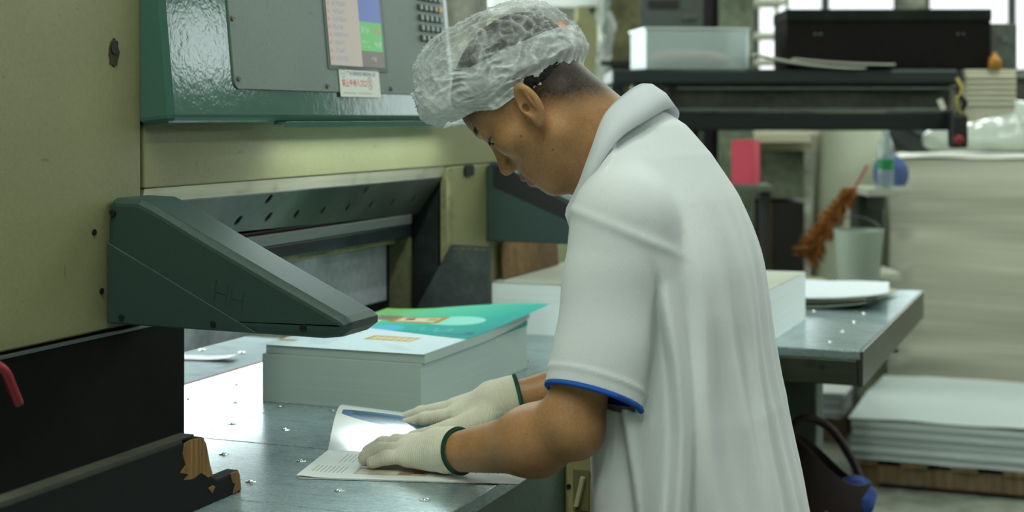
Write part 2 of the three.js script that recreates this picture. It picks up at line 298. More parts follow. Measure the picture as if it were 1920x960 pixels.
// table plates, skirts, legs
const table = new THREE.Group(); table.name = 'work_table'; cutter.add(table);
const plates = [[-1.332, -0.777, -2.03, -1.72], [-1.342, -0.777, -3.31, -2.0315], [-1.62, -1.3425, -3.016, -2.0315], [-1.342, -0.485, -4.53, -3.3115], [-1.332, -0.485, -1.7185, -0.75]];
plates.forEach(([x0, x1, z0, z1], i) => C('table_plate', bx(x0, x1, TOP - 0.02, TOP, z0, z1, 0.0015), mat.table, table, 'brushed steel table plate'));
C('rear_table_plate', bx(-2.6, -1.6282, TOP - 0.02, TOP - 0.001, -3.016, -1.96, 0.0015), mat.tableRear, table);
C('cutting_line', bx(-1.628, -1.6202, TOP - 0.02, TOP + 0.0006, -3.016, -1.96, 0), mat.redLine, table, 'thin red cutting line');
C('table_core', [bx(-1.34, -0.8, 0.80, TOP - 0.021, -3.3, -1.75, 0), bx(-2.58, -1.345, 0.8, TOP - 0.022, -3.015, -1.96, 0)], mat.dark, table);
C('table_skirt', bx(-0.80, -0.7775, 0.60, TOP - 0.0015, -3.308, -1.722, 0.003), M('#74887f', 0.55, 0.2, { map: T_paint }), table, 'grey green front face of the table');
C('wing_frame', [bx(-1.33, -0.49, 0.822, TOP - 0.021, -4.525, -3.314, 0.003)], mat.wingSteel, table, 'steel frame of the far table wing');
C('wing_edge', bx(-0.49, -0.479, 0.82, TOP, -4.532, -3.313, 0.003), mat.wingSteel, table, 'grey steel edge of the far wing');
C('bolt_hole', cyl(0.006, 0.006, 0.006, 12).rotateX(Math.PI / 2).translate(-0.567, 0.86, -3.313), mat.black, table);
C('adjusting_foot', [cyl(0.008, 0.008, 0.03, 10).translate(-0.5, 0.812, -4.0), cyl(0.014, 0.014, 0.008, 12).translate(-0.5, 0.80, -4.0)], mat.olive, table);
C('near_wing_frame', bx(-1.30, -0.479, 0.82, TOP - 0.021, -1.715, -0.755, 0.003), mat.dark, table);
C('leg', bx(-0.785, -0.685, 0.0, 0.822, -4.02, -3.92, 0.006), M('#5d6b61', 0.6), table, 'grey green leg of the far wing');
C('leg', bx(-1.25, -1.15, 0.0, 0.822, -4.48, -4.38, 0.006), M('#5d6b61', 0.6), table);
C('leg', bx(-0.62, -0.55, 0.0, 0.822, -0.85, -0.78, 0.006), M('#5d6b61', 0.6), table);
C('base_cabinet', bx(-1.85, -0.95, 0.0, 0.80, -3.2, -1.96, 0.01), mat.machineGrey, table);
{ // air nozzles: a steel rim with a ball
  const rim = new THREE.LatheGeometry([[0.0028, 0.0004], [0.0052, 0.0012], [0.0072, 0.0008], [0.0078, 0]].map((p) => new THREE.Vector2(...p)), 14), ball = new THREE.SphereGeometry(0.0036, 10, 8);
  const paint = (g, c) => { const n = g.attributes.position.count, a = new Float32Array(n * 3); for (let i = 0; i < n; i++) a.set(c, 3 * i); g.setAttribute('color', new THREE.BufferAttribute(a, 3)); return g.toNonIndexed(); };
  const nozzle = mergeGeometries([paint(rim, [0.62, 0.64, 0.6]), paint(new THREE.CircleGeometry(0.0052, 14).rotateX(-Math.PI / 2).translate(0, 0.0003, 0), [0.02, 0.02, 0.02]), paint(ball.translate(0, -0.0008, 0), [0.8, 0.8, 0.76])]);
  const nozM = M('#ffffff', 0.22, 1, { vertexColors: true });
  const cols = [-1.53, -1.44, -1.345, -1.235, -1.105, -0.968, -0.833], rows = [-1.81, -1.945, -2.14, -2.302, -2.46, -2.6, -2.76, -2.913, -3.07, -3.21];
  const spots = []; for (const z of rows) for (const x of cols) if (!(x < -1.3 && z > -2.06) && !(x < -1.34 && z < -2.95)) spots.push([x + (hash(x * 1e3, z * 1e3, 1) - 0.5) * 0.008, z + (hash(x * 1e3, z * 1e3, 2) - 0.5) * 0.008]);
  for (const x of [-0.57, -0.70]) for (const z of [-3.42, -3.60, -3.78, -3.95]) spots.push([x, z]);
  for (const x of [-1.73, -1.83]) for (const z of [-2.5, -2.72, -2.8]) spots.push([x, z]);
  for (const [x, z] of spots) C('air_nozzle', nozzle, nozM, table).position.set(x, TOP, z);
}
{ // beige switch box on the table front
  const X0 = -0.777, s = C('switch_box', bx(X0, -0.722, 0.60, 0.886, -2.27, -2.2, 0.006), M('#a39c6a', 0.55, 0, { map: T_paint }), cutter, 'beige box with a lever on the table front');
  C('recess', bx(X0 + 0.016, -0.735, 0.80, 0.862, -2.199, -2.1965, 0.0), M('#6f6a45', 0.7), s);
  C('lever', prism([[0, 0], [0.007, 0], [0.017, 0.045], [0.011, 0.047]], 0, 0.012, 0.001).translate(X0 + 0.02, 0.807, -2.198), M('#b4ad80', 0.5), s);
  C('screw', cyl(0.0035, 0.0035, 0.004, 10).rotateX(Math.PI / 2).translate(X0 + 0.008, 0.835, -2.199), mat.black, s);
  C('screw', cyl(0.0035, 0.0035, 0.004, 10).rotateX(Math.PI / 2).translate(-0.729, 0.855, -2.199), mat.black, s);
}

// knife beam, clamp and throat
const KZ0 = -3.012, KZ1 = -1.9;
const knife = cutter;
C('trim_strip', prism([[XF - 0.002, 1.3015], [-1.349, 1.278], [-1.356, 1.277], [-1.356, 1.3015]], KZ0, KZ1), mat.steelGlowTint, knife, 'polished steel strip with light glow in its colour');
{ // sloping knife carrier with counterbored bolt holes, drawn as a plate with real holes
  const s = shapeOf([[0, 0.0], [KZ1 - KZ0, 0.0], [KZ1 - KZ0, 0.074], [0, 0.104]]);
  const hz = []; for (let i = 0; i < 9; i++) hz.push([-2.125 - 0.1013 * i, 0.057]); hz.push([-2.285, 0.014], [-2.66, 0.016]);
  for (const [z, q] of hz) { const h = new THREE.Path(); h.absellipse(z - KZ0, q, 0.0085, 0.0115, 0, 2 * Math.PI, true); s.holes.push(h); }
  const g = new THREE.ExtrudeGeometry(s, { depth: 0.016, bevelEnabled: true, bevelThickness: 0.0015, bevelSize: 0.0015, bevelSegments: 1, curveSegments: 14 });
  // shape x -> world z, shape y -> down the slope, depth -> into the machine
  const dir = new THREE.Vector3(-0.062, -0.082, 0).normalize(), nrm = new THREE.Vector3(-0.082, 0.062, 0).normalize();
  const m4 = new THREE.Matrix4().makeBasis(new THREE.Vector3(0, 0, 1), dir, nrm).setPosition(-1.349, 1.278, KZ0); g.applyMatrix4(m4);
  if (m4.determinant() < 0) { const ix = g.index; if (!ix) { const p = g.attributes.position.array; for (let i = 0; i < p.length; i += 9) for (let k = 0; k < 3; k++) { const t = p[i + 3 + k]; p[i + 3 + k] = p[i + 6 + k]; p[i + 6 + k] = t; } } g.computeVertexNormals(); }
  const kp = C('knife_carrier', g, M('#7d8379', 0.45, 0.5, { map: T_smudge }), knife, 'sloping dull steel knife carrier with bolt holes');
  for (const [z, q] of hz) { const c = C('bolt', cyl(0.0075, 0.0075, 0.006, 12), mat.black, kp); c.quaternion.setFromUnitVectors(new THREE.Vector3(0, 1, 0), nrm); c.position.set(-1.349, 1.278, z).addScaledVector(dir, q).addScaledVector(nrm, 0.015); }
}
C('knife_back', prism([[-1.372, 1.276], [-1.43, 1.20], [-1.47, 1.20], [-1.47, 1.276]], KZ0, KZ1), M('#33281f', 0.6, 0, { map: T_dirt }), knife);
C('red_gasket', prism([[-1.408, 1.204], [-1.413, 1.1985], [-1.43, 1.1985], [-1.43, 1.204]], KZ0, KZ1), M('#3c1c18', 0.7), knife);
C('clamp_rail', bx(-1.47, -1.407, 1.175, 1.197, KZ0 + 0.03, KZ1, 0.003), M('#8a918f', 0.5, 0.7, { map: T_brush, bumpMap: T_brush, bumpScale: 0.0006 }), knife, 'light grey clamp rail');
C('clamp_band', bx(-1.47, -1.409, 1.148, 1.1745, KZ0 + 0.03, KZ1, 0.003), mat.bluish, knife, 'glossy dark blue clamp band');
C('clamp_ledge', bx(-1.49, -1.445, 1.132, 1.1475, -2.985, KZ1, 0.002), mat.cream, knife, 'dirty cream ledge');
C('clamp_plate', bx(-1.56, -1.463, 1.006, 1.1315, -2.968, -1.96, 0.002), mat.clamp, knife, 'smudged pale steel clamp plate');
C('guide_post', bx(-1.46, -1.412, TOP, 1.147, -2.99, -2.972, 0.002), mat.olive, knife, 'olive guide post');
C('throat_lining', bx(-1.72, -1.36, TOP, 1.301, -3.05, -3.017, 0), mat.steelDark, knife, 'dark steel far wall of the throat');
C('side_gauge', prism([[-1.232, TOP + 0.001], [-1.232, 1.131], [-1.323, 1.131], [-1.404, 0.99], [-1.45, TOP + 0.001]], -3.012, -3.0, 0.001), M('#5c6466', 0.5, 0.4, { map: T_dirt }), cutter, 'dark steel side gauge with slanted edge');
for (let i = 0; i < 5; i++) C('rust_spot', prism(roundRect(-0.004, -0.002, 0.004, 0.002, 0.0018), 0, 0.0006).scale(0.6 + hash(i, 1, 5), 1, 1).translate(-1.31 + i * 0.016, 1.121 + 0.003 * hash(i, 2, 5), -2.9998), M('#5f5230', 0.9), cutter);

// light barrier arms: outline in (x, y), drawn out along z
const armLine = [[XF, 1.109], [-0.99, 1.1065], [-0.962, 1.110], [-0.947, 1.121], [-0.947, 1.131], [-0.956, 1.138], [-1.06, 1.186], [-1.17, 1.238], [-1.262, 1.283], [-1.285, 1.292], [-1.33, 1.293], [XF, 1.284]];
{
  const a = C('light_barrier_arm', prism(armLine, -1.902, -1.804, 0.012, 4), mat.arm, cutter, 'grey green light barrier arm nearest the camera');
  C('raised_panel', prism([[-1.3385, 1.112], [-1.09, 1.1105], [-1.3385, 1.229]], -1.805, -1.801, 0.0015), mat.arm, a);
  for (const [x, y] of [[-1.329, 1.272], [-1.313, 1.121], [-1.159, 1.119], [-1.016, 1.121]]) { const s = C('screw', cyl(0.0048, 0.0048, 0.004, 16).rotateX(Math.PI / 2).translate(x, y, -1.8015), mat.screw, a); C('screw_slot', bx(x - 0.0032, x + 0.0032, y - 0.0007, y + 0.0007, -1.7996, -1.7990, 0), mat.black, s); }
  const stroke = []; const H = (ox, oy) => { for (const [x0, y0, x1, y1] of [[0, 0, 0.004, 0.03], [0.019, -0.006, 0.023, 0.024], [0.002, 0.014, 0.021, 0.009]]) { const l = Math.hypot(x1 - x0, y1 - y0); stroke.push(new THREE.BoxGeometry(0.0014, l, 0.0012).rotateZ(Math.atan2(-(x1 - x0), y1 - y0)).translate(ox + (x0 + x1) / 2, oy + (y0 + y1) / 2, -1.8037)); } };
  H(-1.160, 1.152); H(-1.134, 1.144);
  C('raised_letters', stroke, mat.arm, a, 'embossed letters HH');
}
{
  const a = C('light_barrier_arm', prism(armLine.map(([x, y]) => [x, y + 0.01]), -3.345, -3.25, 0.003, 2), mat.arm, cutter, 'far light barrier arm with black inner window');
  C('sensor_window', prism([[-1.324, 1.296], [-1.324, 1.248], [-1.0, 1.088 + 0.03], [-0.985, 1.130], [-1.09, 1.185], [-1.26, 1.27], [-1.285, 1.293]].map(([x, y]) => [x, y]), -3.251, -3.247), mat.black, a, 'black sensor window');
  C('top_rim', prism([[-1.262, 1.294], [-1.17, 1.250], [-1.06, 1.198], [-0.96, 1.15], [-0.965, 1.143], [-1.065, 1.188], [-1.175, 1.238], [-1.27, 1.284]], -3.26, -3.243, 0.001), M('#8f9c96', 0.5), a);
}

{ // slim work lamp under the console's lower lip, shining down and out over table and stacks
  const w = C('work_lamp', bx(-1.296, -1.279, 1.3985, 1.4016, -3.0, -2.2, 0.001), mat.console, cutter, 'slim work lamp under the console lip');
  C('lamp_lens', bx(-1.294, -1.282, 1.3984, 1.3986, -2.98, -2.22, 0), new THREE.MeshStandardMaterial({ color: '#ffffff', emissive: TUBE, emissiveIntensity: 1.5 }), w);
  C('added_lamp_lip', bx(-1.276, -1.2725, 1.3925, 1.4030, -3.0, -2.2, 0.001), mat.console, w);  // added lip that hides the lamp strip from the camera and shades it
  areaLight(0.7, 0.012, LIGHT.work, new THREE.Color(0.84, 1.0, 1.0), [-1.288, 1.3970, -2.62], [-0.80, 0.402, -2.62]);
}
// ---- console with screen, sticker and keys; local x runs along the machine, local z points at the operator
{
  const con = new THREE.Group(); con.name = 'console'; con.position.set(-1.285, 1.402, -1.889); con.scale.setScalar(1.028); con.rotation.set(-0.096, Math.PI / 2, 0, 'YXZ'); cutter.add(con);
  con.userData.label = 'glossy green control console';
  const W = 1.04, H = 0.62, plan = [[-0.002, -0.056], [-0.002, -0.008], [0.006, 0], [W - 0.012, 0], [W, -0.012], [W, -0.056]];
  // bottom lip: profile (z, y) with a rolled edge
  const body = new THREE.ExtrudeGeometry(shapeOf(plan.map(([x, z]) => [x, -z])), { depth: H, bevelEnabled: true, bevelThickness: 0.012, bevelSize: 0.012, bevelOffset: -0.012, bevelSegments: 4 });
  body.applyMatrix4(new THREE.Matrix4().makeBasis(new THREE.Vector3(1, 0, 0), new THREE.Vector3(0, 0, -1), new THREE.Vector3(0, 1, 0))).translate(0, 0.012, 0);
  C('housing', body, mat.console, con, 'green painted console housing');
  C('face_plate', prism(roundRect(0.170, 0.052, 1.005, H - 0.03, 0.014), -0.002, 0.003, 0.001), mat.consolePlate, con, 'grey green face plate');
  for (const [x, y] of [[0.152 + 0.03, 0.068], [0.158 + 0.02, 0.163], [0.47, 0.062], [0.722, 0.062], [0.93, 0.062], [0.18, 0.26]]) { C('screw', cyl(0.0042, 0.0042, 0.004, 14).rotateX(Math.PI / 2).translate(x, y, 0.004), M('#6e6a55', 0.5, 0.5), con); C('screw_slot', bx(x - 0.003, x + 0.003, y - 0.0006, y + 0.0006, 0.006, 0.0064, 0), mat.black, con); }
  C('screen_bezel', prism(roundRect(0.478, 0.092, 0.714, 0.42, 0.004), 0.002, 0.0045, 0.0008), M('#41574b', 0.5), con);
  const scr = canvasTex(440, 640, (g, w, h) => {
    g.fillStyle = '#b3aa97'; g.fillRect(0, 0, w, h);
    const bxw = w * 0.56;
    g.fillStyle = '#3a5cae'; g.fillRect(bxw, 0, w - bxw, h); // top
    g.fillStyle = '#35b944'; g.fillRect(bxw, h * 0.735, w - bxw, h * 0.17);
    g.fillStyle = '#55503f'; g.fillRect(bxw, h * 0.905, w - bxw, h * 0.095);
    g.fillStyle = '#1f2a22'; g.fillRect(w * 0.965, 0, w * 0.035, h);
    const glyph = (x, y, s, c) => { g.fillStyle = c; for (let a = 0; a < 4; a++) for (let b = 0; b < 4; b++) if (hash(x + a * 17, y + b * 31, 3) > 0.42) g.fillRect(x + a * s / 4, y + b * s / 4, s / 4, s / 5); };
    for (let k = 0; k < 22; k++) { const y = 18 + k * 28; g.fillStyle = '#b8836a'; g.fillRect(8, y + 4, 14, 12); for (let i = 0; i < 4 + Math.floor(3 * hash(k, 1, 1)); i++) glyph(44 + i * 19, y, 16, '#8488a6'); }
    g.fillStyle = '#a85572'; g.fillRect(bxw, h * 0.37, w - bxw, 2); g.fillRect(bxw, h * 0.47, w - bxw, 2);
    for (const y of [0.1, 0.19, 0.29]) { g.fillStyle = '#4f9fb2'; g.fillRect(bxw + 50, h * y, 80, 16); }
    g.font = 'bold 40px sans-serif'; g.fillStyle = '#b9c0b4'; g.fillText('0.00', w * 0.79, h * 0.452); for (let i = 0; i < 3; i++) glyph(bxw + 14 + i * 22, h * 0.415, 20, '#a8b0a8'); g.fillStyle = '#c7b73c'; g.fillRect(w * 0.94, h * 0.437, 10, 10);
    glyph(w * 0.88, h * 0.52, 26, '#8a5d80'); glyph(w * 0.92, h * 0.52, 22, '#8a5d80');
    for (const [r, c1] of [[0.765, '#b77a3a'], [0.845, '#a9c79d']]) { for (let i = 0; i < 2; i++) glyph(bxw + 14 + i * 34, h * r, 26, '#9cc79a'); for (let i = 0; i < 2; i++) glyph(bxw + 108 + i * 34, h * r, 26, c1); }
    glyph(bxw + 75, h * 0.935, 20, '#9a978a'); glyph(bxw + 98, h * 0.935, 20, '#9a978a');
  });
  const sg = new THREE.PlaneGeometry(0.220, 0.320).translate(0.486 + 0.110, 0.100 + 0.160, 0.0052); sg.userData.ownUV = true;
  C('screen', sg, new THREE.MeshStandardMaterial({ color: '#0b0b0b', roughness: 0.35, emissive: '#ffffff', emissiveMap: scr, emissiveIntensity: 0.62 }), con, 'lit display with a beige list and blue and green fields');
  const st = canvasTex(640, 220, (g, w, h) => {
    g.fillStyle = '#d8dcd2'; g.fillRect(0, 0, w, h);
    g.strokeStyle = '#7fa6b8'; g.lineWidth = 9; g.beginPath(); g.arc(62, 50, 30, 0, 6.3); g.stroke(); g.fillStyle = '#c7a93a'; g.beginPath(); g.arc(64, 52, 12, 0, 6.3); g.fill();
    const S = (list, x, y, s, c, lw) => { g.strokeStyle = c; g.lineWidth = lw; g.lineCap = 'round'; for (const l of list) { g.beginPath(); l.forEach(([a, b], i) => i ? g.lineTo(x + a * s, y + b * s) : g.moveTo(x + a * s, y + b * s)); g.stroke(); } };
    const K = {
      jin: [[[0.05, 0.18], [0.45, 0.18]], [[0.25, 0.02], [0.25, 0.42]], [[0.25, 0.2], [0.06, 0.4]], [[0.55, 0.18], [0.95, 0.18]], [[0.75, 0.02], [0.75, 0.42]], [[0.75, 0.2], [0.94, 0.4]], [[0.25, 0.52], [0.75, 0.52]], [[0.08, 0.68], [0.92, 0.68]], [[0.5, 0.68], [0.5, 0.98]], [[0.3, 0.78], [0.15, 0.95]], [[0.7, 0.78], [0.86, 0.95]]],
      zhi: [[[0.55, 0.05], [0.55, 0.93]], [[0.55, 0.45], [0.88, 0.45]], [[0.22, 0.4], [0.22, 0.93]], [[0.03, 0.94], [0.97, 0.94]]],
      shou: [[[0.75, 0.06], [0.2, 0.16]], [[0.15, 0.36], [0.86, 0.36]], [[0.04, 0.58], [0.96, 0.58]], [[0.5, 0.12], [0.52, 0.9], [0.38, 0.95]]],
      shen: [[[0.28, 0.04], [0.05, 0.45]], [[0.18, 0.3], [0.18, 0.97]], [[0.4, 0.25], [0.9, 0.25], [0.9, 0.7], [0.4, 0.7], [0.4, 0.25]], [[0.4, 0.47], [0.9, 0.47]], [[0.65, 0.05], [0.65, 0.97]]],
      ru: [[[0.35, 0.06], [0.55, 0.16], [0.05, 0.95]], [[0.52, 0.3], [0.95, 0.95]]],
      dao: [[[0.12, 0.16], [0.88, 0.16], [0.82, 0.9], [0.62, 0.82]], [[0.48, 0.16], [0.4, 0.6], [0.08, 0.95]]],
      kou: [[[0.15, 0.18], [0.15, 0.92]], [[0.15, 0.18], [0.85, 0.18], [0.85, 0.92]], [[0.15, 0.82], [0.85, 0.82]]],
      guang: [[[0.5, 0.02], [0.55, 0.12]], [[0.12, 0.18], [0.95, 0.18]], [[0.18, 0.18], [0.14, 0.65], [0.03, 0.95]]],
      zhou: [[[0.22, 0.1], [0.2, 0.6], [0.06, 0.95]], [[0.52, 0.1], [0.52, 0.92]], [[0.85, 0.05], [0.85, 0.97]], [[0.08, 0.3], [0.05, 0.5]], [[0.38, 0.3], [0.42, 0.5]], [[0.7, 0.3], [0.74, 0.5]]],
      yin: [[[0.35, 0.1], [0.12, 0.2], [0.12, 0.75], [0.4, 0.7]], [[0.12, 0.45], [0.4, 0.45]], [[0.58, 0.15], [0.9, 0.15], [0.9, 0.65], [0.75, 0.6]], [[0.58, 0.15], [0.58, 0.95]]],
      shua: [[[0.1, 0.12], [0.55, 0.12], [0.55, 0.32], [0.1, 0.32]], [[0.1, 0.12], [0.04, 0.9]], [[0.18, 0.45], [0.18, 0.8]], [[0.18, 0.45], [0.52, 0.45], [0.52, 0.78]], [[0.35, 0.34], [0.35, 0.97]], [[0.7, 0.2], [0.7, 0.7]], [[0.9, 0.08], [0.9, 0.95], [0.8, 0.9]]],
      gong: [[[0.35, 0.1], [0.05, 0.5]], [[0.62, 0.1], [0.95, 0.5]], [[0.45, 0.5], [0.2, 0.88], [0.8, 0.84]], [[0.68, 0.62], [0.85, 0.95]]],
      si: [[[0.15, 0.14], [0.85, 0.14], [0.85, 0.9], [0.72, 0.86]], [[0.15, 0.34], [0.68, 0.34]], [[0.2, 0.52], [0.62, 0.52], [0.62, 0.82], [0.2, 0.82], [0.2, 0.52]]],
    };
    ['guang', 'zhou', 'yin', 'shua', 'shen', 'jin', 'yin', 'shua', 'jin', 'shen', 'gong', 'si'].forEach((k, i) => S(K[k], 116 + i * 38 + (i ? 6 : 0), 32, 34, '#3f4f66', 4));
    ['jin', 'zhi', 'shou', 'shen', 'ru', 'dao', 'kou'].forEach((k, i) => S(K[k], 34 + i * 57, 92, 52, '#c23c2c', 7));
    g.strokeStyle = '#c23c2c'; g.lineWidth = 7; g.beginPath(); g.ellipse(478, 118, 36, 44, 0, 0, 6.3); g.stroke(); g.beginPath(); g.moveTo(452, 88); g.lineTo(504, 148); g.stroke();
    g.strokeStyle = '#2e3030'; g.lineWidth = 9; g.beginPath(); g.moveTo(488, 92); g.lineTo(476, 118); g.lineTo(470, 140); g.stroke();
    g.fillStyle = '#9aa29c'; for (let i = 0; i < 30; i++) if (i !== 14 && i !== 15) g.fillRect(40 + i * 15, 186, 10, 11);
  });
  const stg = new THREE.BoxGeometry(0.158, 0.0545, 0.0006).translate(0.594, 0.0715, 0.0042); stg.userData.ownUV = true;
  C('warning_sticker', stg, new THREE.MeshStandardMaterial({ map: st, roughness: 0.45 }), con, 'white warning sticker with red lettering');
  const kg = new RoundedBoxGeometry(0.0165, 0.0125, 0.006, 2, 0.0015), km = M('#4a5a55', 0.4), ky = M('#c8922c', 0.4), lm = M('#aab5b2', 0.5), lg = bx(-0.0025, 0.0025, -0.004, 0.004, 0.003, 0.0034, 0);
  const pad = con;
  for (let r = 0; r < 7; r++) for (let c = 0; c < 5; c++) { const o = r === 3 && c === 4, k = C('key', kg, o ? ky : km, pad, o ? 'orange key' : undefined); k.position.set(0.885 + c * 0.0235, 0.167 + r * 0.0208, 0.005); const l = new THREE.Mesh(lg, lm); l.position.copy(k.position); l.name = 'key_legend'; pad.add(l); }
}

// ---------------------------------------------------------------- on the cutter's table
{ // stack of printed covers, the upper sheets bowed up at the far corner
  const t = thing('printed_sheet_stack', 'tall block of printed sheets with teal cover lying under the cutter knife', 'paper stack', [-1.24, TOP, -2.585]);
  const hx = 0.157, hz = 0.255;
  const slab = (x0, x1, z0, z1, yLo, yHi, nz = 24, nx = 14) => { // block whose faces follow yLo(x,z) and yHi(x,z)
    const P = [], I = [], U = []; const grid = (f, uv) => { const o = P.length / 3; for (let j = 0; j <= nz; j++) for (let i = 0; i <= nx; i++) { P.push(...f(i / nx, j / nz)); U.push(...uv(i / nx, j / nz)); } for (let j = 0; j < nz; j++) for (let i = 0; i < nx; i++) { const a = o + j * (nx + 1) + i; I.push(a, a + 1, a + nx + 2, a, a + nx + 2, a + nx + 1); } };
    const X = (a) => mix(x0, x1, a), Zz = (b) => mix(z0, z1, b);
    grid((a, b) => [X(a), yHi(X(a), Zz(b)), Zz(b)], (a, b) => [a, b]);
    grid((a, b) => [X(a), mix(yLo(X(a), z1), yHi(X(a), z1), b), z1], (a, b) => [a * 0.3, b * 0.1]); grid((a, b) => [X(a), mix(yLo(X(a), z0), yHi(X(a), z0), b), z0], (a, b) => [a * 0.3, b * 0.1]);
    grid((a, b) => [x1, mix(yLo(x1, Zz(a)), yHi(x1, Zz(a)), b), Zz(a)], (a, b) => [a * 0.5, b * 0.1]); grid((a, b) => [x0, mix(yLo(x0, Zz(a)), yHi(x0, Zz(a)), b), Zz(a)], (a, b) => [a * 0.5, b * 0.1]);
    const g = new THREE.BufferGeometry(); g.setAttribute('position', new THREE.Float32BufferAttribute(P, 3)); g.setAttribute('uv', new THREE.Float32BufferAttribute(U, 2)); g.setIndex(I); g.computeVertexNormals(); g.userData.ownUV = true; return g;
  };
  const bow = (x, z) => 0.022 * Math.pow(clamp((-z + 0.02) / (hz + 0.02), 0, 1.3), 2) * sstep(-0.15, 0.16, x) + 0.004 * Math.pow(clamp(-z / hz, 0, 1), 2);
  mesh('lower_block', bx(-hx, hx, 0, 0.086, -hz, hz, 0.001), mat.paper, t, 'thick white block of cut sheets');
  mesh('upper_block', slab(-hx + 0.006, hx + 0.005, -hz - 0.003, hz - 0.004, (x, z) => 0.0865 + 0.55 * bow(x, z), (x, z) => 0.102 + bow(x, z)), mat.paper, t, 'thin bowed bundle of sheets on top');
  mesh('green_sheets', slab(-hx + 0.008, hx + 0.001, -hz, -0.02, (x, z) => 0.0862, (x, z) => 0.0866 + 0.5 * bow(x, z), 12, 6), M('#2f7f72', 0.6), t);
  const print = canvasTex(800, 1100, (g, w, h) => { // x across, y from the far edge to the near edge
    let gr = g.createLinearGradient(0, 0, w, h * 0.55); gr.addColorStop(0, '#9fd873'); gr.addColorStop(0.35, '#63c3a0'); gr.addColorStop(0.7, '#2f9f96'); gr.addColorStop(1, '#2b918c'); g.fillStyle = gr; g.fillRect(0, 0, w, h);
    g.fillStyle = '#8fd2c4'; g.beginPath(); g.ellipse(w * 0.66, h * 0.27, 150, 90, 0, 0, 6.3); g.fill(); g.fillStyle = '#5ab5d4'; g.beginPath(); g.ellipse(w * 0.36, h * 0.47, 90, 80, 0, 0, 6.3); g.fill();
    g.fillStyle = '#cfe0e6'; g.beginPath(); g.moveTo(0, h * 0.46); g.bezierCurveTo(w * 0.4, h * 0.5, w * 0.7, h * 0.6, w, h * 0.63); g.lineTo(w, h); g.lineTo(0, h); g.fill();
    g.fillStyle = '#d9dcd6'; g.fillRect(0, h * 0.2, w * 0.2, h * 0.2); g.fillStyle = '#2c4f8a'; g.fillRect(w * 0.08, h * 0.4, 110, 50); g.fillStyle = '#8f8271'; g.fillRect(w * 0.1, h * 0.18, 130, 120); g.fillStyle = '#5c5f78'; g.fillRect(w * 0.04, h * 0.25, 80, 70);
    g.fillStyle = '#a98a4c'; g.fillRect(w * 0.25, h * 0.2, w * 0.34, h * 0.13); g.fillStyle = '#d8cfb6'; g.fillRect(w * 0.29, h * 0.225, w * 0.26, h * 0.08); g.fillStyle = '#2c2620'; g.fillRect(w * 0.33, h * 0.24, 50, 34); g.fillStyle = '#93a05f'; g.fillRect(w * 0.48, h * 0.24, 50, 40);
    g.fillStyle = '#b59a5e'; g.fillRect(w * 0.44, h * 0.66, w * 0.3, h * 0.1); g.fillStyle = '#dcd0a8'; for (let i = 0; i < 6; i++) g.fillRect(w * 0.47 + i * 36, h * 0.68, 26, 70);
    g.fillStyle = '#b59a5e'; g.fillRect(0, h * 0.86, 90, 40); g.strokeStyle = '#8fb0c4'; g.lineWidth = 5; g.beginPath(); g.ellipse(w * 0.22, h * 0.62, 80, 50, 0.2, 0, 6.3); g.stroke();
    g.strokeStyle = '#7fb6b4'; g.lineWidth = 7; for (let i = 0; i < 3; i++) { g.beginPath(); g.moveTo(w * (0.52 + i * 0.09), h * 0.5); g.lineTo(w * (0.58 + i * 0.09), h * 0.42); g.lineTo(w * (0.6 + i * 0.09), h * 0.49); g.stroke(); }
    g.fillStyle = '#315a86'; g.fillRect(w * 0.8, h * 0.52, 130, 16); g.fillRect(w * 0.9, h * 0.47, 40, 40);
    g.fillStyle = '#8598a6'; for (let i = 0; i < 7; i++) g.fillRect(w * (0.1 + 0.02 * i), h * (0.74 + 0.028 * i), 170 - 12 * i, 6); for (let i = 0; i < 4; i++) g.fillRect(w * (0.62 + 0.05 * i), h * (0.84 + 0.03 * i), 90, 5);
    g.fillStyle = '#e4ebea'; g.fillRect(0, h - 10, w, 10);
  });
  const sheet = new THREE.PlaneGeometry(2 * hx + 0.006, 2 * hz, 20, 30).rotateX(-Math.PI / 2), p = sheet.attributes.position;
  for (let i = 0; i < p.count; i++) { let x = p.getX(i) + 0.001, z = p.getZ(i); const far = clamp(-z / hz, 0, 1), rt = clamp((x + 0.05) / 0.2, 0, 1); p.setXYZ(i, x + 0.045 * far * far * rt * rt, 0.1028 + bow(x, z) + 0.003 * far * far * rt, z - 0.008 * far * rt); }
  sheet.computeVertexNormals(); sheet.userData.ownUV = true;
  mesh('cover_sheet', sheet, new THREE.MeshPhysicalMaterial({ map: print, roughness: 0.35, side: THREE.DoubleSide, clearcoat: 0.3, clearcoatRoughness: 0.25 }), t, 'glossy teal and green printed cover sheet');
}
{
  const t = thing('blank_paper_stack', 'wide block of white paper behind the worker on the far table wing', 'paper stack', [-1.014, TOP, -3.53]);
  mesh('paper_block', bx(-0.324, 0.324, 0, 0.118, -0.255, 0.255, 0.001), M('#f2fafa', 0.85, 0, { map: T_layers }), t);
  const top = new THREE.PlaneGeometry(0.648, 0.512, 16, 14).rotateX(-Math.PI / 2), p = top.attributes.position;
  for (let i = 0; i < p.count; i++) p.setY(i, 0.1185 + 0.003 * noise3(p.getX(i) * 9, p.getZ(i) * 9, 1)); top.computeVertexNormals();
  mesh('top_sheet', top, M('#c9cdc0', 0.85, 0, { map: T_paint }), t, 'creamy top sheet');
}
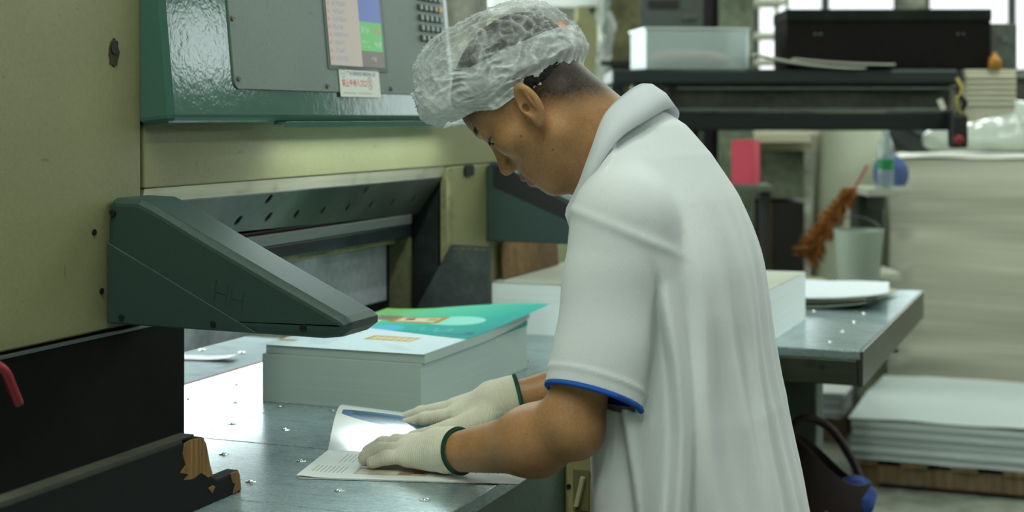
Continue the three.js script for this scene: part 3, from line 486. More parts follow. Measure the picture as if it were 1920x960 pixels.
{ // booklet lying open under the gloves: a flat leaf towards the camera and a leaf that curls up behind the fold
  const t = thing('open_booklet', 'open printed booklet held flat under both gloved hands', 'booklet', [-0.93, TOP, -2.0]);
  const page = canvasTex(1000, 520, (g, w, h) => {
    g.fillStyle = '#d9dedb'; g.fillRect(0, 0, w, h);
    g.fillStyle = '#8f968f'; for (let k = 0; k < 46; k++) { const x = 110 + k * 19; if (k > 26 && k < 30) continue; g.fillRect(x, 60, 5, k < 22 ? 120 + 60 * hash(k, 2, 2) : 300 - 60 * hash(k, 5, 2)); } for (let k = 0; k < 8; k++) g.fillRect(40 + k * 19, 300, 5, 120);
    g.fillStyle = '#b3a899'; g.fillRect(230, 300, 330, 130); g.fillStyle = '#cbc3b4'; g.fillRect(245, 330, 180, 85); g.fillStyle = '#c08a3a'; g.fillRect(440, 320, 70, 50); g.fillStyle = '#8a4634'; g.fillRect(490, 350, 50, 40); g.fillStyle = '#87705c'; g.fillRect(430, 375, 60, 40);
  });
  // corners, local: near left, near right, far right, far left
  const A = [-0.125, 0.148], B = [0.182, 0.071], Cc = [0.18, -0.06], D = [-0.162, -0.014];
  const rings = (P0, P1, Q0, Q1, n, m, lift) => { const r = []; for (let j = 0; j <= m; j++) { const row = []; for (let i = 0; i <= n; i++) { const a = i / n, b = j / m; row.push([mix(mix(P0[0], P1[0], a), mix(Q0[0], Q1[0], a), b), lift(a, b), mix(mix(P0[1], P1[1], a), mix(Q0[1], Q1[1], a), b)]); } r.push(row); } return r; };
  mesh('near_leaf', loft(rings(A, B, D, Cc, 20, 10, (a, b) => 0.0018 + 0.002 * b + 0.003 * gauss(a, 0.05) * (1 - b)), false, (u, v) => [u, v]), M('#ffffff', 0.5, 0, { map: page }), t, 'printed leaf with text columns');
  mesh('under_leaf', loft(rings([A[0] + 0.004, A[1] + 0.002], B, D, Cc, 8, 4, () => 0.0009), false), mat.paperTop, t);
  const pic = canvasTex(700, 400, (g, w, h) => {
    g.fillStyle = '#dfe3e2'; g.fillRect(0, 0, w, h);
    g.fillStyle = '#3c6f95'; g.beginPath(); g.moveTo(20, 190); g.bezierCurveTo(120, 130, 300, 150, 520, 60); g.lineTo(700, 60); g.lineTo(700, 260); g.bezierCurveTo(420, 190, 250, 290, 20, 230); g.fill();
    g.strokeStyle = '#2c5674'; g.lineWidth = 10; for (let i = 0; i < 4; i++) { g.beginPath(); g.moveTo(60, 200 + i * 10); g.bezierCurveTo(220, 150 + i * 18, 360, 170 + i * 14, 640, 90 + i * 30); g.stroke(); }
    g.fillStyle = '#c08d70'; g.beginPath(); g.moveTo(330, 270); g.lineTo(480, 190); g.lineTo(640, 170); g.lineTo(690, 215); g.lineTo(500, 225); g.fill(); g.fillStyle = '#3d5d86'; g.fillRect(430, 225, 100, 26);
    g.fillStyle = '#cfcdb4'; g.fillRect(270, 330, 160, 50);
  });
  // far leaf: rises from the fold, rolls back
  mesh('curled_leaf', loft(rings(D, [0.16, -0.056], [-0.24, -0.215], [0.06, -0.25], 14, 14, (a, b) => 0.004 + 0.026 * Math.sin(Math.PI * clamp(b * 0.95, 0, 1)) * (1 - 0.55 * a) + 0.022 * b * (1 - 0.8 * a)), false, (u, v) => [u, 1 - v]), new THREE.MeshPhysicalMaterial({ map: pic, roughness: 0.22, side: THREE.DoubleSide, clearcoat: 0.5, clearcoatRoughness: 0.15 }), t, 'glossy curled leaf with a blue picture');
}
{
  const s = thing('paper_scrap', 'thin pale scrap of paper on the rear table behind the knife', 'paper scrap', [-1.76, TOP, -2.70]);
  const g = new THREE.PlaneGeometry(0.13, 0.05, 12, 4).rotateX(-Math.PI / 2), p = g.attributes.position; for (let i = 0; i < p.count; i++) p.setY(i, 0.002 + 0.006 * Math.pow(Math.max(0, p.getX(i) / 0.065), 2)); g.computeVertexNormals();
  mesh('sheet', g.rotateY(0.15), M('#b9c4b5', 0.5), s);
}
{ // dark painted board with bare chipped corners, standing on edge on the near wing
  const t = thing('wooden_pusher_board', 'dark painted board with chipped bare wood corner on the near table', 'board', [-1.1, TOP, -1.52]);
  const out = [[-0.62, 0], [0.243, 0], [0.241, 0.021], [0.236, 0.030], [0.184, 0.030], [0.172, 0.036], [0.158, 0.082], [0.150, 0.092], [0.128, 0.094], [-0.62, 0.100]];
  const asZ = (g) => g.rotateY(Math.PI / 2);            // shape x -> -z, thickness -> x
  mesh('board', asZ(prism(out.map(([a, b]) => [a, b]), -0.011, 0.011, 0.003, 2)), mat.woodDark, t, 'dark worn paint');
  const chip = (pts, off = 0.0112) => asZ(prism(pts, off - 0.001, off + 0.0006));
  const jag = (pts, k) => pts.map(([a, b], i) => [a + 0.004 * (hash(i, k, 1) - 0.5), b + 0.004 * (hash(i, k, 2) - 0.5)]);
  mesh('bare_wood', chip(jag([[0.106, 0.0925], [0.118, 0.093], [0.13, 0.0925], [0.148, 0.0895], [0.157, 0.078], [0.164, 0.055], [0.170, 0.038], [0.158, 0.037], [0.145, 0.046], [0.125, 0.043], [0.104, 0.045], [0.112, 0.052], [0.098, 0.058], [0.108, 0.066], [0.100, 0.08]], 1)), mat.woodRaw, t, 'bare wood where the paint has chipped away');
  mesh('bare_wood', chip(jag([[0.214, 0.029], [0.234, 0.029], [0.239, 0.020], [0.241, 0.002], [0.222, 0.002], [0.226, 0.012], [0.218, 0.018]], 2)), mat.woodRaw, t);
  mesh('bare_wood', chip(jag([[0.158, 0.022], [0.172, 0.026], [0.178, 0.02], [0.168, 0.014]], 3)), mat.woodRaw, t);
  mesh('worn_edge', [bx(-0.0112, 0.0112, 0.0975, 0.1003, -0.128, 0.6, 0.001), bx(0.006, 0.0116, 0.093, 0.0985, -0.10, 0.58, 0.0012)], M('#47473a', 0.8, 0, { map: T_dirt }), t, 'worn pale top edge');
}
{
  const t = thing('red_hook', 'red bent rod hooked over the dark side plate', 'hook', [-1.285, 1.05, -1.5]);
  mesh('rod', tube([[-0.02, 0.052, 0.07], [-0.004, 0.0545, 0.03], [0.006, 0.052, 0.006], [0.012, 0.042, -0.006], [0.014, 0.022, -0.016], [0.016, 0.0, -0.026]], 0.0068, 40, 12), mat.red, t);
  mesh('cut_end', cyl(0.0062, 0.0062, 0.003, 12).rotateX(0.45).translate(0.0162, -0.001, -0.0265), mat.cardboard, t);
}
{
  const t = thing('cardboard_sheet', 'brown cardboard strip standing on the white stack against the beige cutter', 'cardboard', [-1.326, 1.0225, -3.51]);
  const g = bx(-0.003, 0.003, 0, 0.09, -0.195, 0.195, 0.001); g.rotateZ(0.06); mesh('sheet', g, mat.cardboard, t);
}
{ // loose papers on the far wing
  const spots = [[-0.73, -4.2, 0.30, 0.42, 0.05, 0.001, '#8f9488', 'grey print with curled corner at the bottom of the loose papers'], [-0.72, -4.22, 0.33, 0.40, -0.08, 0.010, '#b9b49a', 'creamy card in the middle of the loose papers'], [-0.70, -4.21, 0.32, 0.44, 0.12, 0.026, '#d3d9de', 'white sheet on top of the loose papers']];
  for (const [x, z, w, h, turn, y, c, label] of spots) {
    const t = thing('loose_paper', label + ' on the far wing', 'paper', [x, TOP + y, z], turn, 'loose papers on the far table wing');
    const g = new THREE.BoxGeometry(w, 0.004, h, 14, 1, 14), p = g.attributes.position; for (let i = 0; i < p.count; i++) { const a = clamp(p.getX(i) / w + 0.5, 0, 1), b = clamp(p.getZ(i) / h + 0.5, 0, 1); p.setY(i, p.getY(i) + 0.002 + 0.02 * Math.pow(a * b, 4) + 0.002 * noise3(a * 4, b * 4, 3)); } g.computeVertexNormals();
    mesh('sheets', g, M(c, 0.6), t);
  }
}

// ---------------------------------------------------------------- the workshop behind
const cY = Math.cos(YAW), sY = Math.sin(YAW);
const far = (x, y, d) => [x * cY - d * sY, y, -x * sY - d * cY];     // right of, height, ahead of the camera
function farThing(name, label, category, x, y, d, turn = 0, group) { return thing(name, label, category, far(x, y, d), YAW + turn, group); }
const N = (name, geo, m, parent, label) => mesh(name, geo, m, parent, label);

{ // tall frame of another press: C-shaped crossbeam on a pillar and posts; local origin on the floor
  const t = farThing('press_frame', 'dark steel crossbeam of another press standing behind the worker', 'machine frame', 1.0, 0, 5.45);
  N('top_flange', bx(-0.64, 0.62, 1.53, 1.584, -0.45, 0.05, 0.012), M('#26302f', 0.5, 0.3), t, 'dark top flange');
  N('web', bx(-0.42, 0.6, 1.43, 1.531, -0.02, 0.0, 0.003), M('#565c50', 0.55, 0.3, { map: T_dirt }), t, 'grey web of the beam');
  N('lip', bx(-0.42, 0.6, 1.43, 1.442, -0.02, 0.045, 0.004), mat.steelDull, t);
  N('bottom_flange', bx(-0.42, 0.61, 1.362, 1.428, -0.4, 0.04, 0.01), M('#161d1c', 0.5, 0.3), t, 'black bottom flange');
  N('rod', cyl(0.006, 0.006, 1.0, 10).rotateZ(Math.PI / 2).translate(0.1, 1.515, 0.03), mat.steelDull, t);
  N('post', bx(-0.62, -0.57, 0, 1.531, -0.35, -0.30, 0.005), M('#343c38', 0.6), t);
  N('post', bx(-0.36, -0.29, 0, 1.37, -0.30, -0.22, 0.005), M('#1b211f', 0.6), t);
  N('bracket', bx(-0.56, -0.46, 1.33, 1.531, -0.1, 0.0, 0.008), mat.machineGrey, t); N('bracket', bx(-0.45, -0.42, 1.33, 1.531, -0.08, 0.02, 0.008), M('#1b211f', 0.6), t);
  N('pillar', new THREE.CylinderGeometry(0.12, 0.175, 1.88, 4, 1).rotateY(Math.PI / 4).scale(1.5, 1, 1.2).translate(0.63, 0.94, -1.75), M('#cdd4bc', 0.7, 0, { map: T_paint }), t, 'pale tapered pillar');
  N('end_housing', prism([[0.645, 1.385], [0.83, 1.43], [0.835, 1.584], [0.645, 1.584]], -0.3, 0.02, 0.004), M('#bdbba2', 0.6), t, 'pale ribbed end housing');
  for (let i = 0; i < 6; i++) N('rib', bx(0.65, 0.832, 1.452 + i * 0.02, 1.462 + i * 0.02, 0.02, 0.028, 0.003), M('#c4c2ab', 0.55), t);
}
{
  const t = farThing('plastic_crate', 'clear plastic crate on the crossbeam behind the worker', 'crate', 0.655, 1.5855, 5.55, 0.12);
  const m = MP('#b9c6c4', 0.3, { transparent: true, opacity: 0.38 }), w = 0.19, h = 0.142, d = 0.14;
  N('base', bx(-w, w, 0, 0.004, -d, d, 0.001), m, t); N('wall', bx(-w, w, 0.004, h, d - 0.004, d, 0.001), m, t); N('wall', bx(-w, w, 0.004, h, -d, -d + 0.004, 0.001), m, t); N('wall', bx(-w, -w + 0.004, 0.004, h, -d, d, 0.001), m, t); N('wall', bx(w - 0.004, w, 0.004, h, -d, d, 0.001), m, t);
  N('rim', [bx(-w - 0.006, w + 0.006, h, h + 0.008, d - 0.004, d + 0.006, 0.002), bx(-w - 0.006, w + 0.006, h, h + 0.008, -d - 0.006, -d + 0.004, 0.002), bx(-w - 0.006, -w + 0.004, h, h + 0.008, -d, d, 0.002), bx(w - 0.004, w + 0.006, h, h + 0.008, -d, d, 0.002)], M('#c3cdcb', 0.3), t);
  N('corner_strip', bx(w - 0.008, w + 0.002, 0.004, h, d - 0.008, d + 0.002, 0.002), M('#cbd6d6', 0.3), t);
  const c = farThing('folded_rag', 'pinkish rag lying inside the clear plastic crate', 'rag', 0.655, 1.5905, 5.55, 0.12);
  N('cloth', nets((x, y, z) => smin(ell(x, y, z, -0.03, 0.035, 0, 0.13, 0.035, 0.1), ell(x, y, z, 0.08, 0.03, 0.02, 0.07, 0.03, 0.08), 0.03) + 0.01 * (fbm(x * 25, y * 25, z * 25) - 0.5), [-0.18, 0, -0.13, 0.18, 0.09, 0.13], 0.008), M('#a08d84', 0.9), c);
}
{
  const t = farThing('long_dark_box', 'long dark brown box lying on the crossbeam', 'box', 1.385, 1.5845, 5.62, -0.02);
  N('body', bx(-0.375, 0.37, 0, 0.178, -0.15, 0.15, 0.004), MP('#140d0b', 0.75, { map: T_dirt, specularIntensity: 0.4 }), t); N('lid', bx(-0.378, 0.373, 0.178, 0.222, -0.155, 0.155, 0.004), MP('#222a24', 0.75, { map: T_dirt, specularIntensity: 0.4 }), t, 'grey green lid');
  for (const x of [-0.27, -0.25, 0.25, 0.27]) N('rivet', new THREE.SphereGeometry(0.005, 8, 6).translate(x, 0.13, 0.151), mat.steelDull, t);
}
for (const [x, w, turn, c, dy, label] of [[1.075, 0.40, 0.03, '#c9c8b8', 0, 'curling cream sheets lying in front of the long dark box'], [1.20, 0.36, -0.02, '#b7b6a6', 0.013, 'flatter grey sheet on top of the curling cream sheets']]) {
  const t = farThing('curled_sheet', label, 'paper', x, 1.585 + dy, 5.42, turn, 'curled sheets on the crossbeam');
  const g = new THREE.BoxGeometry(w, 0.006, 0.09, 20, 1, 4), p = g.attributes.position; for (let i = 0; i < p.count; i++) { const a = p.getX(i) / w + 0.5; p.setY(i, p.getY(i) + 0.003 + (dy ? 0.02 : 0.05) * Math.pow(1 - a, 2)); } g.computeVertexNormals(); N('sheets', g, M(c, 0.8), t);
}
{
  const t = farThing('grey_case', 'upright grey case beside the long dark box', 'case', 1.828, 1.5855, 5.62); N('body', bx(-0.06, 0.04, 0, 0.172, -0.12, 0.1, 0.006), mat.machineGrey, t); N('latch', bx(-0.02, 0.01, 0.1, 0.12, 0.1, 0.104, 0.002), mat.steelDull, t);
  const a = farThing('amber_bottle', 'small amber bottle squeezed beside the dark box', 'bottle', 1.755, 1.5855, 5.43); N('glass', new THREE.LatheGeometry([[0, 0], [0.022, 0], [0.023, 0.03], [0.018, 0.042], [0.008, 0.05], [0.008, 0.06], [0, 0.06]].map((q) => new THREE.Vector2(...q)), 16), M('#a4721c', 0.35), a);
  const c = farThing('dark_cabinet', 'dark brown cabinet at the right edge below the window', 'cabinet', 2.95, 0, 8.6); N('body', bx(-0.12, 0.6, 0, 1.64, -0.4, 0.1, 0.006), M('#3b3b2c', 0.7, 0, { map: T_dirt }), c); N('door', bx(-0.1, 0.24, 0.08, 1.6, 0.1, 0.115, 0.003), M('#42402f', 0.7), c); N('door', bx(0.25, 0.58, 0.08, 1.6, 0.1, 0.115, 0.003), M('#42402f', 0.7), c);
}
{ // cable cluster with a red button hanging from the beam end
  const t = farThing('control_pendant', 'black control pendant with red button hanging from the crossbeam end', 'pendant', 1.60, 1.30, 5.36);
  N('body', bx(-0.03, 0.03, 0.0, 0.12, -0.03, 0.03, 0.01), mat.black, t); N('red_button', new THREE.SphereGeometry(0.018, 14, 10).scale(1, 1, 0.7).translate(-0.005, 0.03, 0.032), mat.red, t, 'red push button');
  N('cable', tube([[0, 0.12, 0], [0.02, 0.16, 0.02], [-0.01, 0.2, 0.03], [0.015, 0.25, 0.01]], 0.009, 24, 8), mat.rubber, t); N('cable', tube([[0.01, 0.12, 0.01], [-0.015, 0.17, 0.03], [0.005, 0.21, 0.035], [-0.01, 0.25, 0.02]], 0.006, 24, 8), M('#a59a4c', 0.6), t);
  N('tag', bx(-0.012, 0.008, 0.15, 0.19, 0.035, 0.037, 0.001).rotateZ(0.4), M('#c9c9b8', 0.6), t);
}
{ // press body left of the crossbeam
  const t = farThing('beige_press', 'beige press body behind the worker\'s head', 'machine', 0.388, 0, 7.05);
  N('side_panel', bx(-0.085, 0.075, 0, 1.935, -0.5, 0, 0.01), mat.beige, t); N('white_edge', bx(-0.11, -0.088, 0, 1.86, -0.4, 0.01, 0.004), mat.white, t); N('rear_panel', bx(-0.5, -0.12, 0, 1.88, -0.5, -0.1, 0.01), mat.beige, t); N('knob', cyl(0.014, 0.014, 0.02, 14).rotateX(Math.PI / 2).translate(-0.01, 1.915, 0.008), mat.dark, t); N('top_duct', bx(-0.5, 0.09, 1.935, 2.15, -0.5, -0.05, 0.01), mat.white, t);
  N('signal_lamp', new THREE.SphereGeometry(0.02, 12, 10).translate(-0.145, 1.845, 0.0), M('#d24a22', 0.4), t, 'small orange knob');
  const f = farThing('oily_side_frame', 'oil stained side frame hung with clear film beside the crate', 'machine frame', 0.44, 0, 6.1);
  N('frame', bx(-0.07, 0.085, 0, 2.05, -0.4, 0, 0.01), M('#77764f', 0.6, 0, { map: T_dirt }), f);
  N('hanging_film', loft(Array.from({ length: 30 }, (_, j) => Array.from({ length: 9 }, (_, i) => { const y = 2.0 - j * 0.018; return [-0.085 + 0.05 * (i / 8) + 0.02 * Math.sin(j * 0.5 + i), y, 0.02 + 0.03 * Math.abs(Math.sin(i * 1.3 + j * 0.21))]; })), false), MP('#c9d0cc', 0.15, { transmission: 0.5, thickness: 0 }), f, 'crumpled clear film');
  N('oil_tray', bx(-0.08, 0.09, 1.62, 1.64, 0, 0.05, 0.004), mat.dark, f);
  const g = farThing('steel_cabinet', 'grey steel cabinet with black strip for a shaded gap behind the plastic crate', 'cabinet', 0.735, 0, 6.75);
  N('front', bx(-0.17, 0.13, 0, 2.2, -0.3, 0, 0.006), M('#59635c', 0.5, 0.4, { map: T_steel }), g); N('gap_shade_strip', bx(0.13, 0.2, 0, 2.2, -0.3, -0.05, 0.002), mat.black, g); N('side_column', bx(0.2, 0.36, 0, 2.1, -0.3, 0, 0.008), mat.wallGreen, g); N('handle', tube([[0.05, 1.85, 0.0], [0.05, 1.86, 0.02], [0.09, 1.86, 0.02], [0.09, 1.85, 0]], 0.006, 16, 8), mat.steelDull, g); N('vent', bx(-0.12, 0.02, 1.9, 1.94, 0, 0.006, 0.002), mat.dark, g);  // a black strip stands in for the shade between front and side column
  const p = farThing('pale_shelf_rack', 'pale shelf rack with papers left of the long dark box', 'rack', 1.345, 0, 8.1);
  for (const y of [0.6, 1.2, 1.70, 1.845, 2.03]) N('shelf', bx(-0.1, 0.16, y, y + 0.025, -0.35, 0, 0.003), M('#c4c7b5', 0.7), p); for (const x of [-0.1, 0.14]) for (const z of [-0.35, -0.02]) N('post', bx(x, x + 0.02, 0, 2.2, z, z + 0.02, 0.002), M('#a5aa9a', 0.7), p);
}
{ // shelf with boards, pink box, dark cabinets below
  const t = farThing('storage_cabinet', 'grey storage cabinet under the crossbeam beside the pale pillar', 'cabinet', 1.22, 0, 7.2);
  N('upper_front', bx(-0.16, 0.19, 1.02, 1.25, -0.4, 0, 0.004), mat.wallGreen, t, 'grey green front'); N('top_board', bx(-0.2, 0.22, 1.25, 1.29, -0.42, 0.04, 0.004), M('#b3ab8e', 0.8), t, 'pale top board');
  N('lower_left_door', bx(-0.16, 0.0, 0.04, 1.0, -0.4, 0, 0.004), M('#241f16', 0.7), t, 'dark lower door'); N('lower_right_door', bx(0.04, 0.19, 0.04, 1.0, -0.4, 0, 0.004), M('#1d1a14', 0.7), t); N('divider', bx(0.005, 0.035, 0.0, 1.0, -0.4, 0.01, 0.003), M('#4a3826', 0.7), t); N('plinth', bx(-0.16, 0.19, 0, 0.04, -0.4, -0.02, 0), mat.black, t);
  const b = farThing('paper_bundle', 'flat cream paper bundle on the storage cabinet top', 'paper', 1.28, 1.29, 7.18, 0.1); N('sheets', bx(-0.19, 0.12, 0, 0.035, -0.2, 0.12, 0.004).rotateZ(-0.0), M('#c2bda3', 0.8, 0, { map: T_layers }), b); N('loose_sheet', bx(-0.16, 0.16, 0.0352, 0.052, -0.16, 0.1, 0.004), M('#cfcab4', 0.8), b);
  const p = farThing('pink_box', 'bright pink box standing behind the worker\'s back', 'box', 0.97, 1.1335, 6.2, -0.5); N('carton', bx(-0.046, 0.046, 0, 0.176, -0.046, 0.046, 0.003), M('#e2485c', 0.6), p); N('flap', bx(-0.046, 0.046, 0.1762, 0.184, -0.046, 0.046, 0.002), M('#cf5562', 0.6), p);
  const q = farThing('box_shelf', 'dark low shelf under the pink box', 'shelf', 0.97, 0, 6.2); N('board', bx(-0.12, 0.10, 1.105, 1.133, -0.1, 0.1, 0.004), M('#6f7a6c', 0.7), q); for (const x of [-0.11, 0.07]) N('leg', bx(x, x + 0.02, 0, 1.105, -0.08, 0.08, 0.002), M('#2a2a22', 0.7), q);
}
{ // feather duster leaning on the pillar
  const t = farThing('feather_duster', 'orange brown feather duster leaning on the pale pillar', 'duster', 1.17, 0.84, 6.0);
  const A = new THREE.Vector3(0.02, 0.02, 0), Bv = new THREE.Vector3(0.22, 0.30, -0.02), E = new THREE.Vector3(0.265, 0.375, -0.03);
  N('handle', tube([A.toArray(), Bv.toArray(), E.toArray()], 0.006, 16, 8), M('#b5595c', 0.5), t, 'pinkish handle');
  const gs = []; const dir = Bv.clone().sub(A), L = dir.length(); dir.normalize(); const s1 = new THREE.Vector3(0, 0, 1), s2 = new THREE.Vector3().crossVectors(dir, s1);
  for (let i = 0; i < 420; i++) { const a = rnd(), th = rnd() * 6.283, len = mix(0.085, 0.045, a) * rr(0.7, 1.2), base = A.clone().addScaledVector(dir, L * a * 0.95), out = s1.clone().multiplyScalar(Math.cos(th)).addScaledVector(s2, Math.sin(th)).addScaledVector(dir, -0.55).normalize(); const g = new THREE.ConeGeometry(0.012, len, 4).scale(1, 1, 0.35).translate(0, len / 2, 0); g.applyQuaternion(new THREE.Quaternion().setFromUnitVectors(new THREE.Vector3(0, 1, 0), out)); g.translate(base.x, base.y, base.z); gs.push(g); }
  N('feathers', gs, M('#cf8538', 0.9, 0, { map: T_dirt }), t, 'orange brown feathers').userData.kind = 'stuff';
}
{
  const s = farThing('low_shelf', 'pale low shelf with bottle beside the tall paper pile', 'shelf', 1.62, 0, 6.2); N('board', bx(-0.16, -0.02, 1.085, 1.115, -0.25, 0.06, 0.003), M('#b3b6a4', 0.7), s); N('bracket', bx(-0.1, -0.03, 1.02, 1.085, -0.2, -0.16, 0.003), mat.machineGrey, s); N('leg', bx(-0.16, -0.135, 0, 1.085, -0.22, -0.19, 0.002), M('#545a4c', 0.7), s); N('lower_board', bx(-0.16, -0.02, 0.74, 0.77, -0.25, 0.06, 0.003), M('#c6c6b4', 0.7), s); N('back_panel', bx(-0.16, -0.02, 0.4, 1.085, -0.25, -0.23, 0.002), M('#3a4036', 0.8), s);
  const b = farThing('water_bottle', 'clear plastic water bottle with green label on the low shelf', 'bottle', 1.545, 1.115, 6.18);
  const prof = [[0.0, 0.002], [0.030, 0.0], [0.034, 0.01], [0.034, 0.08], [0.031, 0.09], [0.034, 0.10], [0.034, 0.16], [0.028, 0.19], [0.014, 0.222], [0.013, 0.232]];
  N('bottle_body', new THREE.LatheGeometry(prof.map((q) => new THREE.Vector2(...q)), 24), MP('#dfe8e8', 0.08, { transmission: 0.75, thickness: 0 }), b); N('label_band', cyl(0.0346, 0.0346, 0.045, 24).translate(0, 0.1, 0), M('#1f8a4c', 0.5), b, 'green label'); N('bottle_cap', cyl(0.0155, 0.0155, 0.02, 16).translate(0, 0.241, 0), M('#c5d6d2', 0.4), b);
  const c = farThing('blue_rag', 'crumpled blue rag behind the water bottle', 'rag', 1.60, 1.115, 6.32);
  N('cloth', nets((x, y, z) => ell(x, y, z, 0, 0.06, 0, 0.075, 0.08, 0.06) + 0.03 * (fbm(x * 18, y * 18, z * 18) - 0.5), [-0.16, 0, -0.1, 0.16, 0.2, 0.1], 0.008), M('#4b5f8f', 0.9), c);
  const k = farThing('white_bucket', 'pale bucket on the boards below the feather duster', 'bucket', 1.305, 0.7755, 5.62); N('bucket_wall', new THREE.LatheGeometry([[0.0, 0.0], [0.075, 0.0], [0.09, 0.2], [0.094, 0.205], [0.094, 0.212], [0.086, 0.212], [0.072, 0.006], [0, 0.006]].map((q) => new THREE.Vector2(...q)), 28), M('#8d998b', 0.5), k); N('handle', new THREE.TorusGeometry(0.09, 0.003, 8, 24, Math.PI).rotateX(-0.9).translate(0, 0.2, 0), mat.steelDull, k);
  const d = farThing('dark_delivery_unit', 'dark slanted delivery unit with light bar right of the bottle', 'machine', 2.38, 0, 8.3);
  N('slanted_body', prism([[-0.36, 1.375], [-0.30, 1.40], [0.05, 1.34], [0.3, 1.22], [0.3, 1.16], [-0.1, 1.16]], -0.3, 0, 0.006), M('#2a3230', 0.5), d); N('light_bar', bx(-0.2, 0.2, -0.012, 0.012, 0, 0.02, 0.003).rotateZ(-0.42).translate(-0.06, 1.30, 0.004), mat.steelDull, d, 'light diagonal bar'); N('stand', bx(0.08, 0.18, 0, 1.17, -0.25, -0.1, 0.005), M('#2a3230', 0.6), d);
  const w = farThing('film_wrapped_bundle', 'crumpled film wrapped bundle lying on the tall paper pile', 'bundle', 2.22, 1.243, 7.1);
  N('wrap', nets((x, y, z) => smin(ell(x, y, z, 0, 0.06, 0, 0.27, 0.1, 0.16), ell(x, y, z, 0.2, 0.13, 0, 0.14, 0.12, 0.12), 0.05) + 0.05 * Math.abs(fbm(x * 9, y * 9, z * 9) - 0.5), [-0.34, 0, -0.24, 0.38, 0.3, 0.24], 0.012), MP('#b3bbb0', 0.2, { clearcoat: 0.8, clearcoatRoughness: 0.15 }), w);
  const o = farThing('white_boards', 'stack of white boards behind the far table wing', 'boards', 1.24, 0.71, 5.6); N('board_stack', bx(-0.19, 0.17, 0, 0.065, -0.2, 0.12, 0.002), M('#c9c9b5', 0.8, 0, { map: T_layers }), o); N('top_board', bx(-0.18, -0.05, 0.065, 0.085, -0.16, 0.02, 0.002), M('#b9ad80', 0.8), o);
  const ot = farThing('low_trolley', 'low trolley carrying the white boards', 'trolley', 1.24, 0, 5.6); N('deck', bx(-0.22, 0.2, 0.68, 0.7095, -0.24, 0.14, 0.004), mat.machineGrey, ot); N('pedestal', bx(-0.2, -0.09, 0, 0.68, -0.15, 0.02, 0.006), mat.machineGrey, ot);
}
function palletPile(label, [x, , z], w, dpt, h, mSide, mTop, wave) { // paper pile on a wooden pallet, aligned with the cutter
  const p = thing('wooden_pallet', 'wooden pallet under ' + label, 'pallet', [x, 0, z]);
  for (const zz of [-dpt / 2 + 0.06, 0, dpt / 2 - 0.06]) N('bearer', bx(-w / 2, w / 2, 0.018, 0.088, zz - 0.045, zz + 0.045, 0.003), mat.pallet, p);
  for (const zz of [-dpt / 2 + 0.06, 0, dpt / 2 - 0.06]) for (const xx of [-w / 2, w / 2 - 0.1]) N('foot', bx(xx, xx + 0.1, 0, 0.018, zz - 0.045, zz + 0.045, 0.002), mat.pallet, p);
  const n = 7; for (let i = 0; i < n; i++) { const xx = mix(-w / 2 + 0.05, w / 2 - 0.05, i / (n - 1)); N('plank', bx(xx - 0.048, xx + 0.048, 0.088, 0.108, -dpt / 2, dpt / 2, 0.002), mat.pallet, p); }
  const t = thing('paper_pile', label, 'paper pile', [x, 0.1085, z]);
  const L = 40, pts = []; for (let j = 0; j <= L; j++) { const y = h * j / L, k = (a) => wave * (noise3(j * 0.35, a, 3) - 0.5); const a = -w / 2 + k(1), b = w / 2 + k(2), c = -dpt / 2 + k(3), e = dpt / 2 + k(4); const ring = []; for (let i = 0; i <= 10; i++) ring.push([mix(a, b, i / 10), y + 0.004 * noise3(i, j, 7), e]); for (let i = 1; i <= 10; i++) ring.push([b, y, mix(e, c, i / 10)]); for (let i = 1; i <= 10; i++) ring.push([mix(b, a, i / 10), y, c]); for (let i = 1; i < 10; i++) ring.push([a, y, mix(c, e, i / 10)]); pts.push(ring); }
  const g = loft(pts); g.userData.ownUV = false; N('sheet_block', g, mSide, t);
  const top = new THREE.PlaneGeometry(w + 0.02, dpt + 0.02, 20, 20).rotateX(-Math.PI / 2), q = top.attributes.position; for (let i = 0; i < q.count; i++) q.setY(i, h + 0.004 + 0.016 * Math.pow(noise3(q.getX(i) * 5, 1, q.getZ(i) * 5), 2)); top.computeVertexNormals(); N('top_sheet', top, mTop, t);
}
palletPile('the tall grey paper pile at the right edge', [-0.9 + 0.62, 0, -7.36], 1.2, 0.95, 1.115, mat.paperGrey, M('#dfe0d6', 0.8), 0.016);
palletPile('the low white paper pile in front of the tall pile', [-0.9 + 0.62, 0, -6.28], 1.2, 1.0, 0.15, mat.paperBlue, M('#c3cdcb', 0.75), 0.012);
palletPile('the flat white paper pile left of the low pile', [-1.21, 0, -6.78], 0.37, 0.52, 0.10, mat.paperBlue, M('#dfe4de', 0.8), 0.012);

